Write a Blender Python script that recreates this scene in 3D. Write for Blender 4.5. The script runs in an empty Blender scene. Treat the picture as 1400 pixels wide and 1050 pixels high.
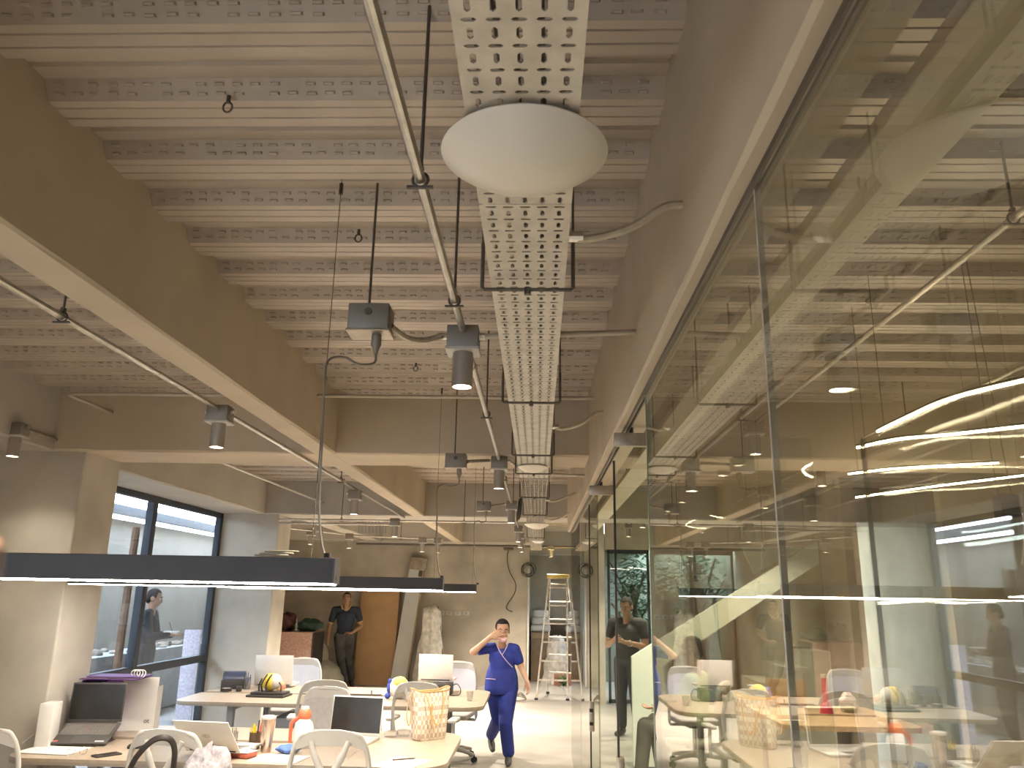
import bpy, bmesh, math, random
from mathutils import Vector, Matrix, Euler
random.seed(7)
S = bpy.context.scene
COL = S.collection
PI = math.pi
R = math.radians

# ------------------------------------------------------------------ camera, world, exposure
def make_camera():
    p, ya, ro = R(15.04), R(2.075), R(1.03)
    d = Vector((-math.sin(ya)*math.cos(p), math.cos(ya)*math.cos(p), math.sin(p)))
    r = Vector((math.cos(ya), math.sin(ya), 0)); u = r.cross(d)
    r2 = r*math.cos(ro) + u*math.sin(ro); u2 = -r*math.sin(ro) + u*math.cos(ro)
    cam = bpy.data.cameras.new('camera'); cam.sensor_fit = 'HORIZONTAL'; cam.sensor_width = 36
    cam.lens = 36*1074.75/1400; cam.clip_start = .02
    o = bpy.data.objects.new('camera', cam); COL.objects.link(o)
    M = Matrix((r2, u2, -d)).transposed().to_4x4(); M.translation = (0, 0, 1.72)
    o.matrix_world = M
    cam.dof.use_dof = True; cam.dof.focus_distance = 6.0; cam.dof.aperture_fstop = cam.lens/2.2
    S.camera = o
make_camera()
W = bpy.data.worlds.new('sky'); S.world = W; W.use_nodes = True
W.node_tree.nodes['Background'].inputs[0].default_value = (.74, .86, 1.0, 1)
W.node_tree.nodes['Background'].inputs[1].default_value = 5.2
S.view_settings.view_transform = 'Standard'; S.view_settings.look = 'None'
S.view_settings.gamma = 1; S.view_settings.use_curve_mapping = False
S.view_settings.exposure = 2.22
S.cycles.transparent_max_bounces = 24
S.cycles.max_bounces = 10; S.cycles.diffuse_bounces = 6; S.cycles.glossy_bounces = 6
S.cycles.sample_clamp_indirect = 6
S.cycles.caustics_reflective = False; S.cycles.caustics_refractive = False
LAMP = (1.0, .86, .69)          # warm white lamps
PEND_E = 18.0                   # pendant diffuser radiance
DOWN_E = 16.0                   # downlight lens radiance
SPOT_W = 42.0                   # downlight power

# ------------------------------------------------------------------ materials
MATS = {}
def mat(name, col, rough=.6, metal=0., var=.08, scale=9., bump=0., bscale=70., alpha=1., spec=.5, emit=0., col2=None, sub=0.):
    if name in MATS: return MATS[name]
    m = bpy.data.materials.new(name); m.use_nodes = True; MATS[name] = m
    nt = m.node_tree; N = nt.nodes; L = nt.links
    b = N['Principled BSDF']
    tc = N.new('ShaderNodeTexCoord'); no = N.new('ShaderNodeTexNoise')
    no.inputs['Scale'].default_value = scale; no.inputs['Detail'].default_value = 5
    L.new(tc.outputs['Object'], no.inputs['Vector'])
    mx = N.new('ShaderNodeMix'); mx.data_type = 'RGBA'
    c2 = col2 or tuple(min(1, c*(1-var*2)) for c in col)
    mx.inputs[6].default_value = (*col, 1); mx.inputs[7].default_value = (*c2, 1)
    mr = N.new('ShaderNodeMapRange'); mr.inputs[1].default_value = .35; mr.inputs[2].default_value = .68
    L.new(no.outputs['Fac'], mr.inputs[0]); L.new(mr.outputs[0], mx.inputs[0])
    L.new(mx.outputs[2], b.inputs['Base Color'])
    b.inputs['Roughness'].default_value = rough; b.inputs['Metallic'].default_value = metal
    b.inputs['Specular IOR Level'].default_value = spec
    b.inputs['Alpha'].default_value = alpha
    if sub: b.inputs['Subsurface Weight'].default_value = sub; b.inputs['Subsurface Radius'].default_value = (.02, .008, .004)
    if emit:
        b.inputs['Emission Color'].default_value = (*col, 1); b.inputs['Emission Strength'].default_value = emit
    if bump:
        n2 = N.new('ShaderNodeTexNoise'); n2.inputs['Scale'].default_value = bscale; n2.inputs['Detail'].default_value = 4
        L.new(tc.outputs['Object'], n2.inputs['Vector'])
        bp = N.new('ShaderNodeBump'); bp.inputs['Strength'].default_value = bump; bp.inputs['Distance'].default_value = .01
        L.new(n2.outputs['Fac'], bp.inputs['Height']); L.new(bp.outputs[0], b.inputs['Normal'])
    return m

def glass_mat(name, tint, f0, power, wavy=0., rough=0.):
    m = bpy.data.materials.new(name); m.use_nodes = True; MATS[name] = m
    nt = m.node_tree; N = nt.nodes; L = nt.links; N.clear()
    out = N.new('ShaderNodeOutputMaterial'); mx = N.new('ShaderNodeMixShader')
    tr = N.new('ShaderNodeBsdfTransparent'); gl = N.new('ShaderNodeBsdfGlossy')
    tr.inputs[0].default_value = (*tint, 1); gl.inputs['Roughness'].default_value = rough
    lw = N.new('ShaderNodeLayerWeight'); lw.inputs[0].default_value = .5
    pw = N.new('ShaderNodeMath'); pw.operation = 'POWER'; pw.inputs[1].default_value = power
    ma = N.new('ShaderNodeMath'); ma.operation = 'MULTIPLY_ADD'; ma.inputs[1].default_value = 1-f0; ma.inputs[2].default_value = f0
    ma.use_clamp = True
    L.new(lw.outputs['Facing'], pw.inputs[0]); L.new(pw.outputs[0], ma.inputs[0]); L.new(ma.outputs[0], mx.inputs[0])
    L.new(tr.outputs[0], mx.inputs[1]); L.new(gl.outputs[0], mx.inputs[2]); L.new(mx.outputs[0], out.inputs[0])
    if wavy:
        tc = N.new('ShaderNodeTexCoord'); no = N.new('ShaderNodeTexNoise'); no.inputs['Scale'].default_value = 2.2
        no.inputs['Detail'].default_value = 1
        L.new(tc.outputs['Object'], no.inputs['Vector'])
        bp = N.new('ShaderNodeBump'); bp.inputs['Strength'].default_value = wavy; bp.inputs['Distance'].default_value = .05
        L.new(no.outputs['Fac'], bp.inputs['Height']); L.new(bp.outputs[0], gl.inputs['Normal'])
    return m

def checker_mat():
    m = mat('checked_canvas', (.80, .72, .58), .55, var=.03)
    nt = m.node_tree; N = nt.nodes; L = nt.links
    tc = N.new('ShaderNodeTexCoord'); ck = N.new('ShaderNodeTexChecker'); mp = N.new('ShaderNodeMapping')
    mp.inputs['Rotation'].default_value = (0, 0, R(45)); mp.inputs['Location'].default_value = (.013, .013, .0131)
    ck.inputs['Scale'].default_value = 34
    ck.inputs[1].default_value = (.74, .69, .58, 1); ck.inputs[2].default_value = (.52, .41, .31, 1)
    L.new(tc.outputs['Object'], mp.inputs[0]); L.new(mp.outputs[0], ck.inputs[0])
    L.new(ck.outputs[0], N['Principled BSDF'].inputs['Base Color'])
    return m

CONC = mat('concrete_wall', (.56, .50, .405), .8, var=.16, scale=1.7, bump=.15, bscale=9)
CONCC = mat('concrete_column', (.56, .52, .45), .75, var=.12, scale=2.2, bump=.12, bscale=8)
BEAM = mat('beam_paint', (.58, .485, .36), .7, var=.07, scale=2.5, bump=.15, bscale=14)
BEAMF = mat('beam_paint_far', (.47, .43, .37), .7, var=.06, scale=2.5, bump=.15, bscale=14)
FLOOR = mat('polished_concrete', (.41, .39, .355), .35, var=.12, scale=1.3, bump=.04, bscale=5)
DECK = mat('galvanised_deck', (.50, .425, .35), .42, .25, var=.08, scale=3)
GALV = mat('galvanised_tray', (.60, .55, .47), .45, .25, var=.10, scale=16)
STEEL = mat('conduit_steel', (.58, .54, .48), .30, .85, var=.10, scale=25)
ROD = mat('threaded_rod', (.16, .14, .12), .5, .6, var=.1, scale=60, bump=.5, bscale=300)
BOXM = mat('junction_box_grey', (.30, .27, .235), .5, .4, var=.08)
DLM = mat('downlight_body', (.42, .38, .33), .4, .4, var=.06)
BLACK = mat('black_powder_coat', (.035, .028, .024), .5, 0, var=.08)
DARKF = mat('window_frame_dark', (.035, .042, .055), .5, .2, var=.06)
WPLAS = mat('white_plastic', (.56, .535, .49), .4, 0, var=.03)
CHROME = mat('chrome', (.70, .67, .62), .18, 1., var=.06)
PLASTER = mat('white_ceramic_shade', (.80, .74, .64), .3, 0, var=.02)
DESKW = mat('pale_laminate', (.43, .35, .265), .38, 0, var=.07, scale=30)
DESKE = mat('laminate_edge', (.33, .28, .23), .5, 0, var=.07)
GREYM = mat('grey_metal', (.33, .34, .35), .5, .1, var=.05)
CASTER = mat('black_rubber', (.03, .03, .03), .6, 0, var=.1)
PAPER = mat('white_paper', (.74, .72, .68), .8, 0, var=.03)
SCREEN = mat('dark_screen', (.02, .018, .016), .25, 0, var=.1)
LAPB = mat('black_laptop_shell', (.075, .07, .066), .5, 0, var=.08)
LAPS = mat('silver_laptop_shell', (.62, .60, .56), .4, .3, var=.04)
KEYS = mat('keycaps', (.20, .185, .17), .6, 0, var=.1)
KEYW = mat('pale_keycaps', (.72, .70, .66), .6, 0, var=.1)
CORD = mat('cord_black', (.05, .045, .04), .6, 0, var=.1)
CORDG = mat('cord_grey', (.30, .27, .23), .6, 0, var=.1)
GREEN = mat('leaf_green', (.10, .22, .07), .6, 0, var=.3, scale=20)
BARK = mat('bark_brown', (.16, .11, .07), .8, 0, var=.2)
SKIN = mat('skin', (.58, .35, .24), .5, 0, var=.06, scale=14, sub=.1)
SKIN2 = mat('skin_tan', (.42, .24, .155), .5, 0, var=.08, scale=14, sub=.1)
HAIR = mat('dark_hair', (.012, .009, .008), .85, 0, var=.2, scale=60, bump=.4, bscale=120)
def lamp_mat(name, e, col=LAMP):
    m = mat(name, (.9, .88, .82), .4, var=.02)
    b = m.node_tree.nodes['Principled BSDF']
    b.inputs['Emission Color'].default_value = (*col, 1); b.inputs['Emission Strength'].default_value = e
    return m
PEND = lamp_mat('pendant_diffuser', PEND_E, (1, .91, .80)); LENS = lamp_mat('downlight_lens', DOWN_E)
STREAK = lamp_mat('streak_glow', 15.0, (1, .85, .62))  # made-up streak tubes; strength raised to light the room behind the glass
GLASS = glass_mat('partition_glass', (.955, .955, .885), .20, 5.0)
GLASSW = glass_mat('wavy_film_glass', (.97, .975, .96), .06, 4, wavy=.10)
GLASSD = glass_mat('door_glass', (.955, .98, .95), .07, 3)
GLASSX = glass_mat('window_glass', (.93, .955, .98), .05, 5)
CLEAR = glass_mat('clear_plastic', (.93, .93, .92), .12, 2, rough=.15)
GEDGE = mat('glass_edge_green', (.30, .36, .27), .2, 0, var=.1)

# ------------------------------------------------------------------ geometry helpers
class G:
    def __init__(s): s.v = []; s.f = []
    def add(s, vs, fs, M=None):
        o = len(s.v)
        s.v += [tuple(M @ Vector(v)) if M is not None else tuple(v) for v in vs]
        s.f += [tuple(i+o for i in f) for f in fs]; return s
    def box(s, a, b, M=None):
        x0, y0, z0 = a; x1, y1, z1 = b
        return s.add([(x0,y0,z0),(x1,y0,z0),(x1,y1,z0),(x0,y1,z0),(x0,y0,z1),(x1,y0,z1),(x1,y1,z1),(x0,y1,z1)],
              [(0,3,2,1),(4,5,6,7),(0,1,5,4),(1,2,6,5),(2,3,7,6),(3,0,4,7)], M)
    def rbox(s, a, b, r=.01, M=None, seg=2):
        bm = bmesh.new(); bmesh.ops.create_cube(bm, size=1)
        c = [(p+q)/2 for p, q in zip(a, b)]; d = [abs(q-p) for p, q in zip(a, b)]
        for v in bm.verts: v.co = Vector((c[0]+v.co.x*d[0], c[1]+v.co.y*d[1], c[2]+v.co.z*d[2]))
        r = min(r, min(d)*.49)
        bmesh.ops.bevel(bm, geom=bm.edges[:], offset=r, segments=seg, affect='EDGES', profile=.5)
        bm.verts.index_update()
        s.add([v.co[:] for v in bm.verts], [[v.index for v in f.verts] for f in bm.faces], M); bm.free(); return s
    def tube(s, path, r, n=8, closed=False, M=None, caps=True, sx=1., up=None):
        P = [Vector(p) for p in path]; m = len(P); rs = r if isinstance(r, (list, tuple)) else [r]*m
        vs = []; prev = None
        for i in range(m):
            if closed: t = P[(i+1) % m]-P[i-1]
            else: t = P[min(i+1, m-1)]-P[max(i-1, 0)]
            if t.length < 1e-9: t = Vector((0, 0, 1))
            t.normalize()
            if up is not None: a = Vector(up) - t*t.dot(Vector(up))
            elif prev is None:
                q = Vector((0, 0, 1)) if abs(t.z) < .9 else Vector((1, 0, 0)); a = q - t*t.dot(q)
            else: a = prev - t*t.dot(prev)
            if a.length < 1e-6: a = t.orthogonal()
            a.normalize(); prev = a; b = t.cross(a)
            for k in range(n):
                w = 2*PI*k/n
                vs.append(P[i] + a*math.cos(w)*rs[i]*sx + b*math.sin(w)*rs[i])
        fs = []
        for i in range(m if closed else m-1):
            j = (i+1) % m
            for k in range(n): fs.append((i*n+k, i*n+(k+1) % n, j*n+(k+1) % n, j*n+k))
        if caps and not closed: fs += [tuple(reversed(range(n))), tuple((m-1)*n+k for k in range(n))]
        return s.add(vs, fs, M)
    def cyl(s, p, q, r, n=12, r2=None, M=None): return s.tube([p, q], [r, r if r2 is None else r2], n, M=M)
    def lathe(s, prof, n=24, M=None, c=(0, 0, 0)):
        vs = []; m = len(prof)
        for r, z in prof:
            for k in range(n): vs.append((c[0]+r*math.cos(2*PI*k/n), c[1]+r*math.sin(2*PI*k/n), c[2]+z))
        fs = [(i*n+k, i*n+(k+1) % n, (i+1)*n+(k+1) % n, (i+1)*n+k) for i in range(m-1) for k in range(n)]
        fs += [tuple(reversed(range(n))), tuple((m-1)*n+k for k in range(n))]
        return s.add(vs, fs, M)
    def prism(s, poly, z0, z1, M=None):
        n = len(poly)
        vs = [(x, y, z0) for x, y in poly]+[(x, y, z1) for x, y in poly]
        fs = [tuple(reversed(range(n))), tuple(range(n, 2*n))]+[(i, (i+1) % n, n+(i+1) % n, n+i) for i in range(n)]
        return s.add(vs, fs, M)
    def ell(s, c, r, n=14, m=9, M=None):
        vs = []; fs = []
        for i in range(m+1):
            a = PI*i/m
            for k in range(n):
                b = 2*PI*k/n
                vs.append((c[0]+r[0]*math.sin(a)*math.cos(b), c[1]+r[1]*math.sin(a)*math.sin(b), c[2]+r[2]*math.cos(a)))
        for i in range(m):
            for k in range(n): fs.append((i*n+k, (i+1)*n+k, (i+1)*n+(k+1) % n, i*n+(k+1) % n))
        return s.add(vs, fs, M)
    def build(s, name, m, parent=None, smooth=True, loc=None, rz=0., ang=35):
        me = bpy.data.meshes.new(name); me.from_pydata(s.v, [], s.f); me.update()
        bm = bmesh.new(); bm.from_mesh(me)
        bmesh.ops.remove_doubles(bm, verts=bm.verts, dist=1e-6)
        bmesh.ops.recalc_face_normals(bm, faces=bm.faces)
        bm.to_mesh(me); bm.free()
        if smooth:
            for p in me.polygons: p.use_smooth = True
            me.set_sharp_from_angle(angle=R(ang))
        me.materials.append(m)
        o = bpy.data.objects.new(name, me); COL.objects.link(o)
        if parent: o.parent = parent
        if loc is not None: o.location = loc
        if rz: o.rotation_euler.z = rz
        return o
def tag(o, label=None, cat=None, group=None, kind=None):
    if label: o['label'] = label
    if cat: o['category'] = cat
    if group: o['group'] = group
    if kind: o['kind'] = kind
    return o
def thing(name, label, cat, loc=(0, 0, 0), rz=0., group=None):
    o = bpy.data.objects.new(name, None); COL.objects.link(o); o.empty_display_size = .05
    o.location = loc; o.rotation_euler.z = rz
    return tag(o, label, cat, group)
def copy_tree(o, parent=None):
    kids = list(o.children)
    c = o.copy(); COL.objects.link(c); c.parent = parent
    for ch in kids: copy_tree(ch, c)
    return c
def dup(o, loc, rz, label, group=None):
    c = copy_tree(o); c.location = loc; c.rotation_euler.z = rz; c['label'] = label
    if group: c['group'] = group
    return c
def struct(name, g, m, parent=None, smooth=False):
    o = g.build(name, m, parent, smooth=smooth)
    if parent is None: o['kind'] = 'structure'
    return o
def sroot(name, label=None):
    o = bpy.data.objects.new(name, None); COL.objects.link(o); o['kind'] = 'structure'
    if label: o['label'] = label
    return o
def rrect(x0, y0, x1, y1, r, n=6, corners=(1, 1, 1, 1)):
    P = []
    for (cx, cy, a0, on) in ((x1-r, y1-r, 0, corners[0]), (x0+r, y1-r, 90, corners[1]), (x0+r, y0+r, 180, corners[2]), (x1-r, y0+r, 270, corners[3])):
        if on:
            for k in range(n+1):
                a = R(a0+90*k/n); P.append((cx+r*math.cos(a), cy+r*math.sin(a)))
        else:
            P.append((cx+(r if a0 in (0, 270) else -r), cy+(r if a0 in (0, 90) else -r)))
    return P
def bez(pts, n=10):
    """smooth path through points (Catmull-Rom)"""
    P = [Vector(p) for p in pts]; out = []
    for i in range(len(P)-1):
        a = P[max(i-1, 0)]; b = P[i]; c = P[i+1]; d = P[min(i+2, len(P)-1)]
        for k in range(n):
            t = k/n
            out.append(.5*((2*b)+(c-a)*t+(2*a-5*b+4*c-d)*t*t+(3*b-a-3*c+d)*t**3))
    out.append(P[-1]); return out

# ------------------------------------------------------------------ structure
ZD = 3.07            # underside of the steel deck
def beam(name, a, b, m, axis=1, lip=True):
    """box beam with a slightly uneven cast lower edge"""
    g = G(); n = 60; x0, y0, z0 = a; x1, y1, z1 = b
    L0, L1 = (a[axis], b[axis]); w0, w1 = (a[1-axis], b[1-axis])
    vs = []; fs = []
    for i in range(n+1):
        t = L0+(L1-L0)*i/n
        j = lambda s: random.uniform(-s, s)
        ring = [(w0, z1), (w0, z0+.012+j(.005)), (w0+.010+j(.003), z0+j(.0015)), (w1-.010+j(.003), z0+j(.0015)), (w1, z0+.012+j(.005)), (w1, z1)]
        for (w, z) in ring: vs.append((w, t, z) if axis == 1 else (t, w, z))
    k = 6
    for i in range(n):
        for q in range(k): fs.append((i*k+q, i*k+(q+1) % k, (i+1)*k+(q+1) % k, (i+1)*k+q))
    fs += [tuple(range(k)), tuple(n*k+q for q in range(k))]
    g.add(vs, fs); return struct(name, g, m)

struct('floor', G().box((-4.2, -8, -.15), (5.4, 18.4, 0)), FLOOR)
# ribbed steel deck: low flange, web, high flange, embossed web
def deck():
    P = .3133; y = 1.932 - 32*P
    prof = []
    while y < 18.3:
        for s, z in ((0, 0), (.03, 0), (.034, .007), (.038, 0), (.080, 0), (.084, .007), (.088, 0), (.125, 0), (.16, .05), (.205, .05), (.212, .040), (.219, .05), (.278, .05)):
            prof.append((y+s, ZD+z))
        y += P
    dk = G()
    for xa, xb, ymax in ((-4.2, 1.15, 99), (1.15, 5.4, 14.1)):
        pr_ = [p for p in prof if p[0] < ymax]; n = len(pr_)
        vs = [(x, yy, z) for x in (xa, xb) for yy, z in pr_]
        fs = [(i, i+1, n+i+1, n+i) for i in range(n-1)]
        top = [(xa, pr_[0][0], 3.3), (xa, pr_[-1][0], 3.3), (xb, pr_[0][0], 3.3), (xb, pr_[-1][0], 3.3)]
        fs.append((2*n, 2*n+1, 2*n+3, 2*n+2))
        dk.add(vs+top, fs)
    o = struct('ceiling', dk, DECK, smooth=False)
    # pressed dashes on the webs that face the room
    g = G(); T = Vector((0, .0353, -.05)).normalized(); Nn = Vector((0, -.05, -.0353)).normalized(); X = Vector((1, 0, 0))
    for (xa, xb, ya, yb, st) in ((-1.40, .33, .6, 15., .052), (-3.4, -1.6, 1.2, 9.8, .058), (.5, 2.6, .6, 6., .075)):
        k0 = math.floor((ya-1.932)/P)
        yy = 1.932+k0*P
        while yy < yb:
            base = Vector((0, yy+.278, ZD+.05)); x = xa; q = 0
            while x < xb-.04:
                rows = ((.016,), (.016, .040), (.040,))[(q*7+int(yy*10)) % 3] if q % 2 else (.016, .042)
                for rr in rows:
                    c = base+T*rr
                    c.x = x+random.uniform(0, .006); h = .006
                    a, b = c-T*.0045, c+T*.0045
                    v = [a, a+X*.030, b+X*.030, b, a+Nn*h+X*.004+T*.0015, a+Nn*h+X*.026+T*.0015, b+Nn*h+X*.026-T*.0015, b+Nn*h+X*.004-T*.0015]
                    g.add(v, [(4, 5, 6, 7), (0, 1, 5, 4), (1, 2, 6, 5), (2, 3, 7, 6), (3, 0, 4, 7)])
                x += st; q += 1
            yy += P
    e = g.build('embossing', DECK, o, smooth=False); e['kind'] = 'stuff'
deck()
beam('beam', (-1.575, -7.9, 2.65), (-1.42, 15.6, 3.14), BEAM)
beam('beam', (.345, -7.9, 2.45), (.485, 9.45, 3.14), BEAM)
tr = sroot('trim_2', 'flat ceiling strip coloured as lit from below, running along the room beyond the glass')
G().rbox((.69, -7.9, 2.65), (.87, 14, 2.69), .003, seg=1).build('strip', mat('underlit_strip', (.66, .60, .47), .6, var=.06, scale=3), tr, smooth=False)  # cream tone carries the light falling on it from below
for y in (-5, -2, .4, 3.1, 7, 11): G().cyl((.78, y, 2.68), (.78, y, 3.09), .004, 6).build('rod', ROD, tr)
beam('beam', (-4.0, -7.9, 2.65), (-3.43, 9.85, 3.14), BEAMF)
beam('beam', (-4.0, 5.38, 2.65), (5.2, 5.88, 3.14), BEAM, axis=0)
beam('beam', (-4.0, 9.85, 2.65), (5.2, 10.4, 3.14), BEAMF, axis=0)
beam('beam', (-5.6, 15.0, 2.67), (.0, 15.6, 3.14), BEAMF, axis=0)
beam('beam', (-.2, 17.3, 2.58), (1.10, 17.85, 3.14), CONCC, axis=0)
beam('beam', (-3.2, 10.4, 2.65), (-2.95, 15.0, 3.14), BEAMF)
# vertical slats of a high louver in the back bay
lv = thing('vent_louver', 'grey vertical slat louver high up in the back bay', 'louver', (-2.72, 13.0, 2.66))
for i in range(9): G().box((-.24+i*.055, -.01, 0), (-.24+i*.055+.022, .03, .34)).build('slat', GREYM, lv, smooth=False)
G().box((-.26, -.012, .34), (.26, .04, .36)).build('frame', GREYM, lv, smooth=False)

g = G().box((-4.2, -1.0, 0), (-4.0, 5.5, 3.14)).box((-4.2, -8, 0), (-4.0, -6.6, 3.14)).box((-4.2, -6.6, 0), (-4.0, -1.0, .5)).box((-4.2, -6.6, 2.65), (-4.0, -1.0, 3.14))
struct('wall_left', g, CONC)
w6 = sroot('window_6', 'wide window in the left wall behind the camera')
for a, b in (((-4.12, -6.6, .5), (-4.05, -6.52, 2.65)), ((-4.12, -1.08, .5), (-4.05, -1.0, 2.65)), ((-4.12, -3.84, .5), (-4.05, -3.76, 2.65)), ((-4.12, -6.6, .5), (-4.05, -1.0, .57)), ((-4.12, -6.6, 2.58), (-4.05, -1.0, 2.65))):
    G().box(a, b).build('frame', DARKF, w6, smooth=False)
G().box((-4.09, -6.52, .57), (-4.083, -1.08, 2.58)).build('pane', GLASSX, w6, smooth=False)
struct('column', G().rbox((-4.0, 5.40, 0), (-3.2, 5.88, 2.66), .012), CONCC)
struct('column', G().rbox((-4.0, 9.87, 0), (-3.25, 10.38, 2.66), .012), CONCC)
struct('wall_left_back', G().prism([(-4.03, 10.38), (-5.95, 16.5), (-6.10, 16.5), (-4.18, 10.38)], 0, 3.14), CONC)
struct('wall_back', G().box((-6.1, 16.4, 0), (-.17, 18.3, 3.14)), CONC)
struct('wall_alcove', G().box((-.3, 18.0, 0), (1.15, 18.3, 3.14)), CONC)
struct('wall_right', G().box((5.2, -8, 0), (5.4, 14.1, 3.14)), CONC)
struct('wall_near', G().box((-4.2, -8.2, 0), (5.4, -8, 3.14)), CONC)

# ---- window in the left wall
wn = sroot('window_1', 'dark framed window to the yard between the two columns')
XW = -4.0; YA, YB, ZT = 5.88, 9.87, 2.65
for nm, a, b in (('frame_rail', (XW-.03, YA, ZT-.06), (XW+.04, YB, ZT)), ('frame_rail', (XW-.03, YA, 0), (XW+.04, YB, .06)),
              ('frame_post', (XW-.03, YB-.07, 0), (XW+.04, YB, ZT)), ('frame_post', (XW-.03, YA, 0), (XW+.04, YA+.07, ZT)),
              ('mullion', (XW-.03, 8.02, .06), (XW+.05, 8.11, ZT-.06)), ('transom', (XW-.03, YA+.07, .895), (XW+.045, YB-.07, .975))):
    G().rbox(a, b, .004, seg=1).build(nm, DARKF, wn, smooth=False)
for (ya, yb) in ((YA+.06, 8.03), (8.10, YB-.06)):
    for (za, zb) in ((.05, .90), (.97, ZT-.05)):
        G().box((XW-.004, ya, za), (XW+.004, yb, zb)).build('pane', GLASSX, wn, smooth=False)

# ---- yard beyond the window
struct('exterior_ground', G().box((-9, -9, -.2), (-4.2, 22, -.02)), mat('yard_slab', (.42, .42, .42), .8, var=.15, scale=2))
struct('wall_yard', G().box((-7.0, -9, -.1), (-6.8, 22, 2.80)), mat('yard_render', (.33, .305, .27), .85, var=.1, scale=1.2))  # wall tone lowered to stand for shade and tinted glass
struct('wall_yard_end', G().box((-6.8, 18.5, -.1), (-4.9, 18.8, 2.8)), MATS['yard_render'])
struct('roof_beam', G().box((-6.75, 3, 2.86), (-6.6, 22, 3.0)), DARKF)
struct('roof_slab', G().box((-6.0, 9.2, 3.05), (-4.2, 18.4, 3.3)).box((-6.0, 3.5, 3.05), (-4.2, 9.2, 3.3)).box((-5.0, -9, 3.05), (-4.2, 3.5, 3.3)), CONCC)
pw = thing('planter_wall', 'low pale planter wall with rubble on top in the yard', 'planter', (-5.85, 13.0, 0))
G().rbox((-.25, -3.6, 0), (.25, 3.2, .86), .01).build('wall_body', mat('pale_block', (.36, .39, .43), .8, var=.08), pw)
gg = G()
for i in range(46):
    gg.ell((random.uniform(-.18, .18), random.uniform(-3.4, 3.0), .87), (random.uniform(.04, .09), random.uniform(.05, .12), random.uniform(.03, .08)), 7, 5)
rb = gg.build('rubble', mat('rubble', (.38, .33, .28), .9, var=.3, scale=10), pw); rb['kind'] = 'stuff'
sp = G()
sp.rbox((-.10, -.03, 0), (.10, .03, 1.22), .006)
spo = sp.build('terrazzo_slab', mat('purple_terrazzo', (.55, .50, .66), .6, var=.0, scale=38, col2=(.80, .78, .84)), None, loc=(-4.42, 10.45, 0), rz=R(15))
tag(spo, 'upright purple speckled terrazzo slab outside the window', 'slab')
po = G().cyl((0, 0, 0), (0, 0, 2.5), .05, 10).build('rusty_post', mat('rust', (.20, .12, .08), .8, var=.2), None, loc=(-5.3, 10.35, 0))
tag(po, 'rust brown round post standing in the yard', 'post')

# ---- glazed partition along the corridor
XG = .39
gw = sroot('window_2', 'frameless glass partition on the right of the corridor')
def pane(ya, yb, m, za=.015, zb=2.445, x=XG, t=.005, par=gw, nm='pane'):
    return G().box((x-t, ya, za), (x+t, yb, zb)).build(nm, m, par, smooth=False)
pane(-7.9, -2.6, GLASS); pane(-2.59, 1.292, GLASS); pane(1.300, 2.775, GLASS); pane(5.26, 7.3, GLASS); pane(7.31, 9.4, GLASS)
G().box((XG-.0055, 1.293, .0), (XG+.0055, 1.299, 2.445)).build('joint_strip', mat('joint_silicone', (.60, .56, .50), .4, .2, var=.05), gw, smooth=False)
G().box((XG-.007, 2.773, .0), (XG+.007, 2.781, 2.445)).build('pane_edge', GEDGE, gw, smooth=False)
G().box((XG-.007, 7.302, .0), (XG+.007, 7.308, 2.445)).build('joint_strip', MATS['joint_silicone'], gw, smooth=False)
g = G().box((XG-.012, -7.9, 2.436), (XG-.006, 9.4, 2.452)).box((XG+.006, -7.9, 2.436), (XG+.012, 9.4, 2.452))
g.build('head_channel', mat('channel_dark', (.12, .10, .085), .4, .5, var=.05), gw, smooth=False)
# rippled second skin of glass behind the near pane
g2 = sroot('window_3', 'rippled second glass pane behind the near partition pane')
G().box((.50, -1.0, .02), (.506, 1.22, 1.965)).build('pane', GLASSW, g2, smooth=False)
G().box((.4995, 1.22, .02), (.5065, 1.223, 1.965)).build('edge_strip', GEDGE, g2, smooth=False)
# two glass door leaves standing open at right angles to the corridor
def leaf(n, y, w=.86, label=None):
    d = sroot('door_%d' % n, label)
    G().box((.335, y-.005, .012), (.335+w, y+.005, 2.415)).build('pane', GLASSD, d, smooth=False)
    G().box((.326, y-.007, .012), (.335, y+.007, 2.30)).build('gasket', BLACK, d, smooth=False)
    G().rbox((.333, y-.016, 2.365), (.487, y+.016, 2.425), .003).build('top_patch', mat('brushed_patch', (.46, .40, .32), .4, .8, var=.1, scale=30), d)
    G().rbox((.333, y-.016, .01), (.487, y+.016, .07), .003).build('bottom_patch', MATS['brushed_patch'], d)
    lk = G().rbox((.322, y-.022, .93), (.352, y+.022, 1.10), .003).build('lock', MATS['brushed_patch'], d)
    G().box((.321, y-.024, .965), (.345, y-.021, .985)).box((.321, y-.024, 1.04), (.345, y-.021, 1.06)).build('slot', BLACK, lk, smooth=False)
    pv = G().cyl((.41, y, 2.42), (.41, y, 2.452), .010, 10).build('pivot', BLACK, d)
    return d
leaf(1, 3.45, label='nearer open glass door leaf with brushed patch fittings')
leaf(2, 5.18, label='farther open glass door leaf with brushed patch fittings')

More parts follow.
